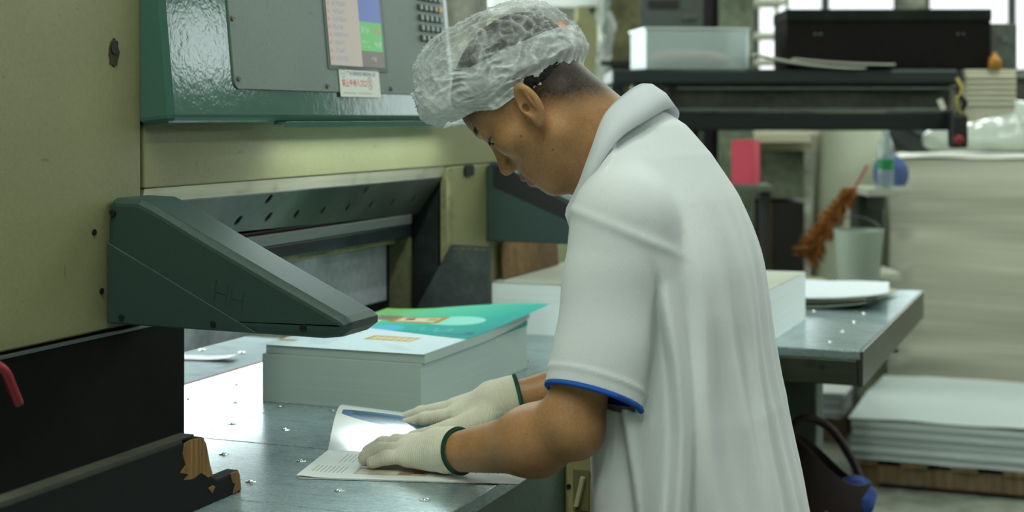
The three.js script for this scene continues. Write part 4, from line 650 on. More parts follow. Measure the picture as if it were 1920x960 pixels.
{ // bag gaping open on a thin legged stool under the far wing
  const s = farThing('thin_legged_stool', 'stool with thin reddish legs under the brown bag', 'stool', 0.765, 0, 3.66);
  N('seat', cyl(0.125, 0.125, 0.016, 28).translate(0, 0.408, 0), M('#2a1512', 0.6), s); for (const [x, z] of [[-0.09, 0.08], [0.07, 0.09], [0.105, -0.02], [-0.08, -0.09]]) N('leg', cyl(0.006, 0.006, 0.4, 8).translate(x, 0.2, z), M('#6b3a36', 0.5), s);
  const t = farThing('brown_bag', 'dark brown bag with gold print gaping open under the far wing', 'bag', 0.765, 0.4165, 3.66);
  const R = []; const n = 40, lev = [[0, 0.09, 0.115], [0.05, 0.105, 0.12], [0.12, 0.11, 0.115], [0.19, 0.115, 0.11]];
  const ringAt = (y, rx, rz, inset) => Array.from({ length: n }, (_, i) => { const a = i / n * 2 * Math.PI, x = (rx - inset) * Math.cos(a), z = (rz - inset) * Math.sin(a), k = y / 0.19; return [x - 0.0 * k, 0.004 + y * (1.12 - 0.62 * sstep(-0.9, 0.9, x / rx)) + 0.01 * k * Math.sin(3 * a), z]; });
  for (const [y, a, b] of lev) R.push(ringAt(y, a, b, 0)); for (const [y, a, b] of [...lev].reverse()) R.push(ringAt(y, a, b, 0.006)); R.unshift(ringAt(0, 0.002, 0.002, 0)); R.push(ringAt(0.002, 0.008, 0.008, 0.006));
  N('bag_wall', loft(R), M('#2a1310', 0.7, 0, { map: T_dirt }), t);
  N('handle', tube([[-0.085, 0.19, -0.05], [-0.04, 0.235, -0.06], [0.03, 0.215, -0.07], [0.085, 0.14, -0.06], [0.105, 0.09, -0.04]], 0.011, 30, 8).scale(1, 1, 1.6), M('#240f0d', 0.7), t, 'brown carrying strap');
  for (const [a, y] of [[1.75, 0.05], [1.2, 0.03], [2.2, 0.02]]) N('gold_flower', prism(Array.from({ length: 20 }, (_, i) => { const q = i / 20 * 6.283, r = 0.008 * (1 + 0.4 * Math.sin(5 * q)); return [r * Math.cos(q), r * Math.sin(q)]; }), 0, 0.001).translate(0.105 * Math.cos(a), y, 0.119 * Math.sin(a)), M('#9a6a24', 0.6), t);
  const c = farThing('blue_cloth', 'blue cloth stuffed into the brown bag', 'cloth', 0.805, 0.43, 3.67);
  N('cloth', nets((x, y, z) => ell(x, y, z, 0.03, 0.05, 0.03, 0.05, 0.055, 0.07) + 0.02 * (fbm(x * 30, y * 30, z * 30) - 0.5), [-0.08, 0, -0.08, 0.12, 0.13, 0.13], 0.006), M('#1d3f86', 0.8), c);
  const g = farThing('grey_cloth', 'grey cloth lying deeper inside the brown bag', 'cloth', 0.725, 0.43, 3.64);
  N('cloth', nets((x, y, z) => ell(x, y, z, 0, 0.05, 0, 0.045, 0.06, 0.07) + 0.02 * (fbm(x * 25 + 5, y * 25, z * 25) - 0.5), [-0.09, 0, -0.1, 0.09, 0.13, 0.1], 0.006), M('#6f7468', 0.9), g);
}

// ---------------------------------------------------------------- the worker, bending over the booklet
{
  const person = thing('person', 'man in white polo shirt, bouffant cap and knit gloves bending over the cutter table', 'person', [0, 0, 0]);
  const O = [-0.757, 1.427, -2.038], f = [-0.6459, -0.763, -0.0261], u = [-0.7618, 0.6418, 0.0884], l = [0.0507, -0.0769, 0.9957];
  const dot = (p, q) => p[0] * q[0] + p[1] * q[1] + p[2] * q[2];
  const loc = (x, y, z) => { const p = [x - O[0], y - O[1], z - O[2]]; return [dot(p, f), dot(p, u), dot(p, l)]; };
  const wor = (a, b, c) => [0, 1, 2].map((i) => O[i] + a * f[i] + b * u[i] + c * l[i]);
  const Z0 = -2.07;
  const NECK0 = wor(-0.03, -0.02, 0), NECK1 = [-0.638, 1.35, Z0];
  // ---- head, in its own frame: a forward, b up, c to the side
  function head(a, b, c) {
    const s = Math.abs(c);
    let d = ell(a, b, s, -0.009, 0.052, 0, 0.094, 0.078, 0.075);
    d = smin(d, ell(a, b, s, 0.034, 0.052, 0, 0.054, 0.052, 0.060), 0.03);
    d = smin(d, ell(a, b, s, 0.030, -0.028, 0, 0.058, 0.072, 0.056), 0.03);
    d = smin(d, cap(a, b, s, [0.0, -0.055, 0.047], [0.066, -0.088, 0.014], 0.015, 0.016), 0.03);
    d = smin(d, ell(a, b, s, 0.070, -0.089, 0, 0.020, 0.017, 0.021), 0.02);
    d = smin(d, ell(a, b, s, 0.050, -0.006, 0.044, 0.027, 0.021, 0.022), 0.02);
    d = smin(d, ell(a, b, s, 0.072, -0.052, 0, 0.024, 0.028, 0.031), 0.02);
    d = smin(d, ell(a, b, s, 0.076, 0.037, 0.022, 0.013, 0.008, 0.026), 0.012);
    d = smax(d, -ell(a, b, s, 0.094, 0.021, 0.034, 0.018, 0.011, 0.016), 0.012);
    d = smin(d, ell(a, b, s, 0.070, 0.022, 0.032, 0.0125, 0.0122, 0.0125), 0.003);
    d = smin(d, ell(a, b, s, 0.0725, 0.027, 0.033, 0.0115, 0.006, 0.015), 0.004);
    d = smin(d, cap(a, b, s, [0.081, 0.030, 0], [0.102, -0.014, 0], 0.0075, 0.0095), 0.014);
    d = smin(d, ell(a, b, s, 0.1035, -0.019, 0, 0.0125, 0.0105, 0.0105), 0.006);
    d = smin(d, ell(a, b, s, 0.0935, -0.0245, 0.0125, 0.0115, 0.0085, 0.0075), 0.005);
    d = smax(d, -ell(a, b, s, 0.096, -0.0335, 0.0085, 0.006, 0.0045, 0.0035), 0.003);
    d = smin(d, ell(a, b, s, 0.0935, -0.0495, 0, 0.0095, 0.0065, 0.021), 0.006);
    d = smin(d, ell(a, b, s, 0.0915, -0.0625, 0, 0.0095, 0.0072, 0.019), 0.006);
    d = smax(d, -ell(a, b, s, 0.104, -0.0560, 0, 0.010, 0.0013, 0.026), 0.002);
    // ear
    const ea = a * 0.97 + b * 0.24, eb = b * 0.97 - a * 0.24, es = s - 0.28 * Math.max(0, -(a + 0.004));
    let e = ell(ea, eb, es, -0.014, 0.002, 0.0785, 0.0175, 0.032, 0.0075);
    e = smax(e, -ell(ea, eb, es, -0.011, 0.003, 0.0865, 0.0125, 0.0235, 0.0078), 0.003);
    e = smin(e, ell(ea, eb, es, -0.009, -0.026, 0.0775, 0.0085, 0.009, 0.0055), 0.005);
    e = smin(e, ell(ea, eb, es, -0.0185, 0.004, 0.0805, 0.0028, 0.018, 0.004), 0.003);
    e = smin(e, ell(ea, eb, es, 0.001, 0.000, 0.0765, 0.004, 0.008, 0.0055), 0.004);
    d = smin(d, e, 0.004);
    d = smax(d, -ell(ea, eb, s, -0.005, -0.001, 0.082, 0.0045, 0.006, 0.014), 0.002);
    return d;
  }
  const neck = (x, y, z) => smin(cap(x, y, z, NECK0, NECK1, 0.056, 0.066), cap(x, y, z, wor(0.012, -0.05, 0), [-0.665, 1.315, Z0], 0.040, 0.045), 0.04);
  const headWorld = (x, y, z) => { const q = loc(x, y, z); return smin(head(...q), neck(x, y, z), 0.022); };
  const hairEdge = (a, b) => a < -0.012 ? b - (0.004 + (a + 0.012) * 0.95) : b - (0.042 + 0.3 * Math.max(0, a - 0.0));     // > 0 inside the hair
  const skinA = [0.50, 0.262, 0.115], hairC = [0.016, 0.013, 0.010];
  function skinColor(x, y, z) {
    const [a, b, c] = loc(x, y, z), n = fbm(x * 60, y * 60, z * 60, 3), fine = noise3(x * 620, y * 620, z * 620);
    let k = skinA.map((v, i) => v * (0.88 + 0.24 * n) * (i === 0 ? 1 : 1));
    if (a > 0.06 && b < -0.043 && b > -0.07 && Math.abs(c) < 0.026 && a > 0.082) k = [0.34, 0.14, 0.10].map((v) => v * (0.9 + 0.2 * n));
    const brow = a > 0.062 && Math.abs(b - 0.0405 - 0.1 * (Math.abs(c) - 0.03)) < 0.0048 && Math.abs(c) > 0.008 && Math.abs(c) < 0.05;
    if (brow && fine > 0.22) k = hairC.map((v) => v * 1.4);
    if (a > 0.066 && Math.abs(b - 0.0195) < 0.0016 && Math.abs(Math.abs(c) - 0.033) < 0.0155) k = hairC;
    const e = hairEdge(a, b);
    if (a > -0.14 && e > -0.03 && !(Math.abs(c) > 0.0775 && a > -0.035 && a < 0.012)) { const dens = sstep(-0.034, 0.02, e); k = k.map((v, i) => mix(v, [0.014, 0.012, 0.008][i], clamp(dens * (0.8 + 0.45 * fine), 0, 0.97))); }
    for (const [ma, mb] of [[0.035, -0.018], [0.018, -0.047], [0.022, -0.066]]) if (c > 0 && Math.hypot(a - ma, b - mb) < 0.0016) k = k.map((v) => v * 0.3);
    return k;
  }
  // ---- limbs and trunk
  const SL = [-0.588, 1.272, -1.898], EL = [-0.640, 1.014, -1.848], WL = [-0.838, 0.9385, -1.934];
  const SR = [-0.588, 1.272, -2.242], ER = [-0.642, 1.03, -2.215], WR = [-0.822, 0.986, -2.122];
  const armL = (x, y, z) => { let d = cap(x, y, z, SL, EL, 0.046, 0.036); d = smin(d, cap(x, y, z, [-0.645, 1.008, -1.850], [-0.705, 0.978, -1.874], 0.037, 0.043), 0.03); d = smin(d, cap(x, y, z, [-0.700, 0.976, -1.872], WL, 0.043, 0.0285), 0.03); d = smin(d, ell(x, y, z, -0.632, 0.992, -1.847, 0.020, 0.022, 0.022), 0.03); d = smin(d, cap(x, y, z, WL, [-0.92, 0.928, -1.962], 0.02, 0.009), 0.012); return d; };
  const armR = (x, y, z) => { let d = cap(x, y, z, SR, ER, 0.050, 0.043); d = smin(d, cap(x, y, z, ER, WR, 0.042, 0.0225), 0.03); d = smin(d, cap(x, y, z, WR, [-0.92, 0.952, -2.145], 0.018, 0.009), 0.012); return d; };
  const trunk = (x, y, z) => {
    let d = ell(x, y, z, -0.585, 1.17, Z0, 0.085, 0.17, 0.14); d = smin(d, cap(x, y, z, NECK1, [-0.55, 0.95, Z0], 0.055, 0.09), 0.06);
    d = smin(d, Math.min(cap(x, y, z, SL, [-0.6, 1.26, Z0], 0.045, 0.07), cap(x, y, z, SR, [-0.6, 1.26, Z0], 0.045, 0.07)), 0.04);
    for (const s of [-1, 1]) { d = smin(d, cap(x, y, z, [-0.54, 0.90, Z0 + s * 0.085], [-0.55, 0.48, Z0 + s * 0.1], 0.075, 0.05), 0.04); d = smin(d, cap(x, y, z, [-0.55, 0.48, Z0 + s * 0.1], [-0.52, 0.09, Z0 + s * 0.105], 0.048, 0.036), 0.03); d = smin(d, cap(x, y, z, [-0.51, 0.06, Z0 + s * 0.105], [-0.63, 0.045, Z0 + s * 0.12], 0.03, 0.025), 0.03); }
    return d;
  };
  const skinM = MP('#ffffff', 0.5, { vertexColors: true, map: T_skin, bumpMap: T_skin, bumpScale: 0.0005 });
  const gHead = nets(headWorld, [-0.93, 1.26, -2.17, -0.55, 1.56, -1.93], 0.0024, skinColor);
  const gArmL = nets(armL, [-0.97, 0.88, -2.0, -0.52, 1.34, -1.78], 0.0045, skinColor), gArmR = nets(armR, [-0.97, 0.88, -2.34, -0.52, 1.34, -2.06], 0.0055, skinColor);
  const gTrunk = nets(trunk, [-0.75, 0.0, -2.34, -0.42, 1.42, -1.80], 0.012, skinColor);
  const body = mergeGeometries([gHead, gArmL, gArmR, gTrunk]); body.userData.ownUV = true;
  mesh('body', body, skinM, person, 'tanned skin, head bent forward');
  { // eyes and the bruise on the forearm
    for (const s of [1, -1]) { const e = mesh('eye', new THREE.SphereGeometry(0.0106, 16, 12), M('#cfc8bd', 0.2), person); e.position.set(...wor(0.0718, 0.0205, s * 0.032)); const i = mesh('iris', new THREE.SphereGeometry(0.0058, 12, 8), M('#17110c', 0.15), e); i.position.set(...[0, 1, 2].map((q) => 0.0075 * f[q] - 0.003 * u[q])); }
    for (const s of [1, -1]) {
      const lash = [], br = [];
      for (let i = 0; i < 9; i++) { const c = 0.023 + 0.02 * i / 8, k = 0.004 * Math.abs(i - 4) / 4; lash.push(tube([wor(0.0825 - k, 0.0178, s * c), wor(0.0862 - k, 0.0150, s * (c + 0.0004 * (i - 4)))], 0.00028, 2, 4)); }
      mesh('eyelashes', lash, M('#0e0b09', 0.7), person);
      for (let i = 0; i < 60; i++) { const c = rr(0.009, 0.05), b = 0.0395 + 0.1 * (c - 0.03) + rr(-0.0035, 0.0035), a0 = 0.0845 - 9 * Math.max(0, c - 0.012) ** 2; br.push(tube([wor(a0, b, s * c), wor(a0 + 0.0045, b - 0.001, s * (c + 0.005))], 0.0004, 2, 4)); }
      mesh('eyebrow', br, M('#100d0a', 0.7), person);
    }
  }
  // ---- hair
  const hairF = (x, y, z) => { const [a, b, c] = loc(x, y, z); let d = smin(ell(a, b, c, -0.009, 0.052, 0, 0.094, 0.078, 0.075), ell(a, b, c, 0.034, 0.052, 0, 0.054, 0.052, 0.060), 0.03) - 0.003 - 0.005 * sstep(0.05, 0.1, b) - 0.0025 * (noise3(x * 420, y * 420, z * 420) - 0.4); const edge = -(hairEdge(a, b) - 0.028) * 0.8 + 0.012 * (noise3(x * 260, y * 260, z * 260) - 0.5); return smax(d, edge, 0.006); };
  mesh('hair', nets(hairF, [-0.96, 1.36, -2.16, -0.62, 1.60, -1.92], 0.0028), M('#15120e', 0.75), person, 'short black hair');

  // ---- polo shirt
  const YS = [0.74, 0.855, 1.005, 1.0875, 1.155, 1.2225, 1.2975, 1.3575, 1.399, 1.425, 1.445];
  const CXs = [-0.53, -0.535, -0.55, -0.56, -0.57, -0.58, -0.595, -0.613, -0.628, -0.636, -0.64];
  const AB = [0.156, 0.146, 0.1295, 0.123, 0.1277, 0.128, 0.117, 0.098, 0.078, 0.046, 0.012], AF = [0.145, 0.132, 0.125, 0.122, 0.12, 0.11, 0.075, 0.036, 0.02, 0.012, 0.006], BZ = [0.222, 0.208, 0.20, 0.196, 0.195, 0.188, 0.155, 0.112, 0.075, 0.04, 0.012];
  const curve = (A, y) => { let i = 0; while (i < YS.length - 2 && y > YS[i + 1]) i++; const t = clamp((y - YS[i]) / (YS[i + 1] - YS[i]), -0.3, 1.3), g = (k) => A[clamp(k, 0, YS.length - 1)], m0 = (g(i + 1) - g(i - 1)) / 2, m1 = (g(i + 2) - g(i)) / 2, t2 = t * t, t3 = t2 * t; return (2 * t3 - 3 * t2 + 1) * g(i) + (t3 - 2 * t2 + t) * m0 + (-2 * t3 + 3 * t2) * g(i + 1) + (t3 - t2) * m1; };
  const table = {}; const prof = (y) => { const k = Math.round(y * 2000); return table[k] ??= [curve(CXs, k / 2000), Math.max(0.004, curve(AB, k / 2000)), Math.max(0.004, curve(AF, k / 2000)), Math.max(0.004, curve(BZ, k / 2000))]; };
  const HL = [-0.613, 1.046, -1.853], HR = [-0.632, 1.06, -2.262];
  const axis = (a, b) => { const v = [b[0] - a[0], b[1] - a[1], b[2] - a[2]], n = Math.hypot(...v); return v.map((q) => q / n); };
  const AXL = axis(SL, HL), AXR = axis(SR, HR);
  const along = (x, y, z, o, a) => (x - o[0]) * a[0] + (y - o[1]) * a[1] + (z - o[2]) * a[2];
  const hem = (x, z, S, H) => 0.235 + 0.26 * (S === SL ? H[2] - z : z - H[2]) + 0.05 * (x - H[0]);
  const FOLDS = [[0.18, 0.10, 0.0045, 0.0], [0.52, 0.09, 0.0055, 0.12], [0.84, 0.08, 0.0055, 0.1], [1.10, 0.06, 0.007, -0.1], [1.34, 0.045, 0.011, -0.25], [1.60, 0.05, 0.007, -0.2], [1.95, 0.09, 0.005, 0.1], [-0.25, 0.12, 0.004, 0], [-0.7, 0.12, 0.005, 0.1], [-1.3, 0.1, 0.006, 0], [-1.9, 0.12, 0.005, 0]];
  function sleeve(x, y, z, S, H, A) {
    const s = along(x, y, z, S, A), t = clamp(s / 0.235, 0, 1.2);
    const px = x - S[0] - A[0] * s, py = y - S[1] - A[1] * s, pz = z - S[2] - A[2] * s;
    const wr = 0.0028 * Math.sin(s * 38 + 14 * px) * sstep(0.02, 0.1, s) * sstep(0.24, 0.12, s);
    const r = mix(0.066, 0.0665, t), q = Math.hypot(px / 1.0, py, pz / 0.86);
    return (s < 0 ? Math.hypot(q, s) : q) - r - wr;
  }
  function shirt(x, y, z) {
    const [cx, ab, af, b] = prof(clamp(y, 0.74, 1.445)), dx = x - cx, dz = z - Z0, a = dx > 0 ? ab : af;
    const e = 2.25, q = Math.pow(Math.pow(Math.abs(dx) / a, e) + Math.pow(Math.abs(dz) / b, e), 1 / e);
    let d = (q - 1) * Math.min(a, b);
    if (y > 1.445) d = Math.max(d, y - 1.445 + (q - 1) * 0.02);
    const th = Math.atan2(dz, dx), low = sstep(1.34, 1.05, y);
    for (const [t0, w, amp, sl] of FOLDS) { let g = th - t0 - sl * (y - 1.1) - 0.05 * Math.sin(y * 11 + t0 * 9); if (g > Math.PI) g -= 2 * Math.PI; if (g < -Math.PI) g += 2 * Math.PI; d -= 2.2 * amp * low * (gauss(g, w) - 0.35 * gauss(g - 2.2 * w, w)); }
    d -= 0.004 * (fbm(x * 9, y * 5, z * 9, 2) - 0.5) * low;
    // shoulders
    d = smin(d, cap(x, y, z, [-0.603, 1.33, Z0 + 0.085], [-0.590, 1.280, -1.905], 0.038, 0.056), 0.03);
    d = smin(d, cap(x, y, z, [-0.603, 1.33, Z0 - 0.085], [-0.590, 1.280, -2.235], 0.038, 0.056), 0.03);
    d = Math.max(d, 0.775 - y);
    for (const [S, H, A] of [[SL, HL, AXL], [SR, HR, AXR]]) {
      const s = along(x, y, z, S, A); let v = sleeve(x, y, z, S, H, A);
      const seam = s - (0.0 + 0.25 * (x - S[0]));
      const lim = hem(x, z, S, H);
      v -= 0.0036 * gauss(seam - 0.012, 0.0055);
      v -= 0.0016 * gauss(s - lim + 0.023, 0.003);
      v = smax(v, s - lim, 0.003);
      d = smin(d, v, mix(0.03, 0.006, sstep(0.03, 0.10, s)));
      if (s > 0.14 && s < 0.27) d = Math.max(d, -Math.max(sleeve(x, y, z, S, H, A) + 0.0095, 0.18 - s, s - lim - 0.003));
    }
    // neck opening
    d = smax(d, -(cap(x, y, z, wor(-0.05, -0.03, 0), [-0.642, 1.385, Z0], 0.066, 0.066)), 0.006);
    return d;
  }
  const shirtM = MP('#dde1e2', 0.85, { sheen: 0.25, sheenRoughness: 0.6, bumpMap: T_pique, bumpScale: 0.0006 });
  const sm = mesh('polo_shirt', nets(shirt, [-0.78, 0.765, -2.40, -0.34, 1.46, -1.76], 0.0038), shirtM, person, 'loose white short sleeved polo shirt');
  const blue = M('#1d5fc4', 0.8, 0, { bumpMap: T_pique, bumpScale: 0.0006 });
  for (const [S, A, H] of [[SL, AXL, HL], [SR, AXR, HR]]) {
    const e1 = new THREE.Vector3(1, 0, 0).addScaledVector(new THREE.Vector3(...A), -A[0]).normalize(), e2 = new THREE.Vector3().crossVectors(new THREE.Vector3(...A), e1), c = new THREE.Vector3(...S).addScaledVector(new THREE.Vector3(...A), 0.2335);
    const ring = (k, off) => Array.from({ length: 48 }, (_, i) => { const t = i / 48 * 2 * Math.PI; const q = c.clone().addScaledVector(e1, k * 0.0655 * Math.cos(t)).addScaledVector(e2, k * 0.0655 * 0.87 * Math.sin(t)); return q.addScaledVector(new THREE.Vector3(...A), off + hem(q.x, q.z, S, H) - 0.235).toArray(); });
    mesh('sleeve_piping', tube(ring(0.97, 0), 0.0044, 96, 8, true), blue, sm, 'blue piping on the sleeve hem');
    mesh('sleeve_lining', loft([ring(0.93, 0.0), ring(0.82, -0.012), ring(0.80, -0.055)]), M('#183f92', 0.85), sm, 'dark blue sleeve lining');
  }
  { // folded collar: top edge and falling edge, left half then mirrored
    const Tl = [[-0.611, 1.458, -2.07], [-0.622, 1.445, -2.025], [-0.645, 1.414, -1.997], [-0.664, 1.356, -1.988], [-0.681, 1.316, -2.0], [-0.703, 1.281, -2.022]];
    const Bl = [[-0.577, 1.418, -2.07], [-0.585, 1.404, -2.005], [-0.615, 1.374, -1.962], [-0.640, 1.323, -1.944], [-0.662, 1.279, -1.957], [-0.682, 1.250, -1.984]];
    const mir = (p) => [p[0], p[1], 2 * Z0 - p[2]], full = (L) => new THREE.CatmullRomCurve3([...[...L].reverse(), ...L.slice(1).map(mir)].map((p) => new THREE.Vector3(...p)));
    const ct = full(Tl), cb = full(Bl), rings = [];
    for (let i = 0; i <= 72; i++) { const t = i / 72, T = ct.getPoint(t), B = cb.getPoint(t), n = new THREE.Vector3(T.x + 0.66, 0.02, T.z - Z0); n.y = 0.03; n.normalize(); const m = T.clone().lerp(B, 0.5).addScaledVector(n, 0.009), o = (p, k) => p.clone().addScaledVector(n, k).toArray(); rings.push([o(B, 0.013), o(m, 0.007), o(T.clone().lerp(B, 0.12), 0.010), o(T, 0.002), o(T.clone().lerp(B, 0.12), -0.006), o(T.clone().lerp(B, 0.6), -0.006), o(B, 0.008)]); }
    mesh('collar', loft(rings), MP('#dbe0e6', 0.85, { bumpMap: T_pique, bumpScale: 0.0003 }), sm, 'turned down white collar');
  }

  // ---- trousers and shoes (below the picture)
  const pants = (x, y, z) => { let d = ell(x, y, z, -0.54, 0.92, Z0, 0.125, 0.11, 0.17); for (const s of [-1, 1]) { d = smin(d, cap(x, y, z, [-0.54, 0.86, Z0 + s * 0.085], [-0.55, 0.48, Z0 + s * 0.1], 0.09, 0.072), 0.03); d = smin(d, cap(x, y, z, [-0.55, 0.48, Z0 + s * 0.1], [-0.52, 0.09, Z0 + s * 0.105], 0.072, 0.06), 0.03); } return Math.max(d + 0.006 * (fbm(x * 14, y * 14, z * 14, 2) - 0.5), 0.055 - y); };
  mesh('trousers', nets(pants, [-0.72, 0.03, -2.34, -0.36, 1.06, -1.80], 0.011), M('#23272c', 0.85), person, 'dark trousers');
  for (const s of [-1, 1]) { const z1 = Z0 + s * 0.115; const sh = mesh('shoe', nets((x, y, z) => Math.max(smin(cap(x, y, z, [-0.49, 0.045, z1 - s * 0.01], [-0.66, 0.035, z1 + s * 0.008], 0.042, 0.04), ell(x, y, z, -0.515, 0.07, z1 - s * 0.008, 0.05, 0.045, 0.04), 0.02), 0.015 - y), [-0.74, 0, z1 - 0.07, -0.42, 0.13, z1 + 0.07], 0.008), M('#1b1a18', 0.5), person); mesh('sole', prism(roundRect(-0.703, -0.043, -0.447, 0.043, 0.04), 0, 0.016).rotateX(-Math.PI / 2).translate(0, 0, z1), mat.rubber, sh); }

  // ---- knit gloves
  const gloveM = M('#e0dbc6', 0.95, 0, { bumpMap: T_knit, bumpScale: 0.0016 });
  function glove(name, W, back, mcp, pip, tip, thumb, rW, bounds, label) {
    const cut = axis(W, back);
    const g = (x, y, z) => {
      let d = cap(x, y, z, [W[0] + cut[0] * 0.02, W[1] + cut[1] * 0.02, W[2] + cut[2] * 0.02], [mix(W[0], mcp[1][0], 0.35), mix(W[1], mcp[1][1], 0.35), mix(W[2], mcp[1][2], 0.35)], rW, rW * 0.93);
      for (let i = 0; i < 4; i++) { const b = [mix(W[0], mcp[i][0], 0.3), mix(W[1], mcp[i][1], 0.3), mix(W[2], mcp[i][2], 0.45)]; d = smin(d, cap(x, y, z, b, mcp[i], 0.02, 0.0145), 0.018); }
      for (let i = 0; i < 4; i++) { const r = [0.0112, 0.0115, 0.011, 0.0098][i]; const fg = smin(cap(x, y, z, mcp[i], pip[i], r * 1.1, r), cap(x, y, z, pip[i], tip[i], r, r * 0.97), 0.006); d = smin(d, fg, 0.0035); }
      d = smin(d, smin(cap(x, y, z, thumb[0], thumb[1], 0.019, 0.0145), cap(x, y, z, thumb[1], thumb[2], 0.0145, 0.0115), 0.008), 0.012);
      const s = along(x, y, z, W, cut); d -= 0.0009 * Math.sin(s * 160 + 40 * z) * sstep(-0.07, -0.02, s) + 0.0012 * (fbm(x * 70, y * 70, z * 70, 2) - 0.5);
      d = Math.max(d, s - 0.004);
      return Math.max(d, 0.9035 - y);
    };
    const m = mesh(name, nets(g, bounds, 0.0026), gloveM, person, label);
    // overlocked rim
    const A = new THREE.Vector3(...cut), e1 = new THREE.Vector3(0, 1, 0).addScaledVector(A, -A.y).normalize(), e2 = new THREE.Vector3().crossVectors(A, e1), c = new THREE.Vector3(...W).addScaledVector(A, 0.003), pts = [];
    for (let i = 0; i < 60; i++) { const t = i / 60 * 2 * Math.PI, k = rW - 0.0016 + 0.0007 * Math.sin(t * 30); pts.push(c.clone().addScaledVector(e1, k * Math.cos(t)).addScaledVector(e2, k * Math.sin(t)).toArray()); }
    mesh('cuff_rim', tube(pts, 0.0033, 180, 6, true), M('#1d5e4c', 0.9, 0, { bumpMap: T_knit, bumpScale: 0.002 }), m, 'dark green overlocked cuff rim');
    return m;
  }
  glove('glove', [-0.842, 0.9385, -1.935], [-0.700, 0.976, -1.872],
    [[-0.936, 0.930, -1.996], [-0.940, 0.932, -1.975], [-0.934, 0.929, -1.953], [-0.922, 0.924, -1.934]],
    [[-0.972, 0.927, -2.004], [-0.981, 0.928, -1.978], [-0.973, 0.926, -1.951], [-0.953, 0.921, -1.931]],
    [[-0.996, 0.914, -2.008], [-1.004, 0.915, -1.978], [-0.995, 0.914, -1.947], [-0.973, 0.913, -1.929]],
    [[-0.868, 0.926, -1.965], [-0.906, 0.918, -2.005], [-0.935, 0.915, -2.022]], 0.0325, [-1.03, 0.89, -2.05, -0.80, 0.985, -1.88], 'cream knitted glove on the near hand');
  glove('glove', [-0.826, 0.985, -2.122], ER,
    [[-0.922, 0.951, -2.118], [-0.937, 0.957, -2.142], [-0.938, 0.953, -2.165], [-0.928, 0.945, -2.186]],
    [[-0.982, 0.937, -2.126], [-1.000, 0.940, -2.153], [-0.997, 0.936, -2.181], [-0.972, 0.930, -2.203]],
    [[-1.040, 0.916, -2.138], [-1.058, 0.917, -2.172], [-1.050, 0.917, -2.203], [-1.015, 0.915, -2.222]],
    [[-0.868, 0.955, -2.102], [-0.920, 0.934, -2.084], [-0.982, 0.916, -2.086]], 0.0325, [-1.09, 0.89, -2.26, -0.78, 1.04, -2.05], 'cream knitted glove on the far hand');

  // ---- bouffant cap: thin non-woven sheet, gathered by an elastic at the brim
  {
    const Cc = [-0.806, 1.4455, -2.045], b = [-0.857, -0.515, 0], n = [-0.515, 0.857, 0];
    const base = (U, V, k = 1) => { // U around from the front, V from the crown (0) to the brim (1)
      const ph = U * 2 * Math.PI, th = V * (1.90 - 0.09 * Math.cos(U * 2 * Math.PI)), st = Math.sin(th), ct = Math.cos(th), cp = Math.cos(ph), sp = Math.sin(ph);
      const rf = cp > 0 ? mix(0.112, 0.132, cp) : mix(0.118, 0.134, -cp), curl = 1 - 0.16 * sstep(1.5, 1.86, th), lat = 0.101;
      const hb = rf * Math.sign(st) * Math.pow(Math.abs(st), 0.82) * cp * curl * k - 0.012 * ct * 0, hn = (ct > 0 ? 0.124 * Math.pow(ct, 0.8) : 0.075 * ct) + 0.03 * Math.max(0, cp) * st * (ct > 0 ? 1 : 1 + 0.4 * ct), hl = lat * Math.pow(st, 0.85) * sp * curl * k;
      return [hb, hn * k, hl];
    };
    const ridge = (hb, hn, hl) => { const w = fbm(hb * 20 + 3, hn * 20, hl * 20, 2) * 2.2, r = (q) => 1 - Math.abs(2 * q - 1); return 0.55 * Math.pow(r(noise3(hb * 11 + w, hn * 80 + w * 2, hl * 80)), 5) + 0.4 * Math.pow(r(noise3(hb * 60 + 7, hn * 95 + w, hl * 95 + 3)), 5) + 0.3 * Math.pow(r(noise3(hb * 120 + w, hn * 150 + w, hl * 150)), 6); };
    const pos = (U, V, k, extra) => { const [hb, hn, hl] = base(U, V, k), q = ridge(hb, hn, hl), ruf = sstep(0.78, 1, V) * (0.003 * Math.sin(U * 2 * Math.PI * 22 + 3 * Math.sin(U * 40)) + 0.0015 * Math.sin(U * 2 * Math.PI * 51)), m = 1 + (0.0045 * (q - 0.3) + ruf + extra) / 0.11 + 0.05 * (fbm(hb * 14, hn * 14, hl * 14 + 9, 2) - 0.5); return [0, 1, 2].map((i) => Cc[i] + m * (hb * b[i] + hn * n[i]) + (i === 2 ? m * hl : 0)); };
    const grid = (v0, v1, nu, nv, k, extra) => { const rows = []; for (let j = 0; j <= nv; j++) { const r = []; for (let i = 0; i < nu; i++) r.push(pos(i / nu, mix(v0, v1, j / nv) + 0.012 * Math.sin(i / nu * 2 * Math.PI * 9) * (j / nv), k, extra)); rows.push(r); } return loft(rows); };
    const aT = (v0, v1, lo, hi) => tex(768, 384, (U, V) => { const v = mix(v0, v1, V), [hb, hn, hl] = base(U, v), q = ridge(hb, hn, hl), fib = hash(Math.floor(U * 768), Math.floor(V * 384), 5) * 0.07; return clamp(lo + hi * q + fib + 0.35 * sstep(0.74, 0.93, v), 0.05, 0.97); });
    const capM = (t) => MP('#e3e8e8', 0.8, { transparent: true, opacity: 1, alphaMap: t });
    const cn = mesh('bouffant_cap', grid(0.004, 0.99, 300, 170, 1, 0), capM(aT(0.004, 0.99, 0.05, 0.47)), person, 'white see-through bouffant cap');
    mesh('cap_band', grid(0.70, 1.0, 240, 40, 1.015, 0.002), capM(aT(0.70, 1.0, 0.26, 0.5)), cn, 'gathered elastic band of the cap');
  }
}

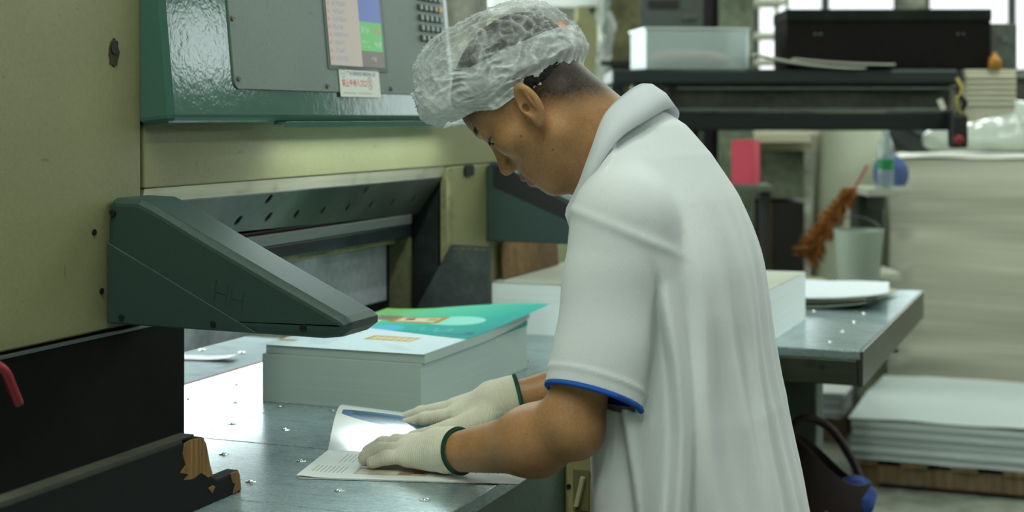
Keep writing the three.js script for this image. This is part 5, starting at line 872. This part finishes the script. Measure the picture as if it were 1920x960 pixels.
scene.traverse((o) => { if (o.isMesh) o.castShadow = o.receiveShadow = true; if (o.isLight && o.shadow) o.castShadow = true; });
renderer.render(scene, camera);
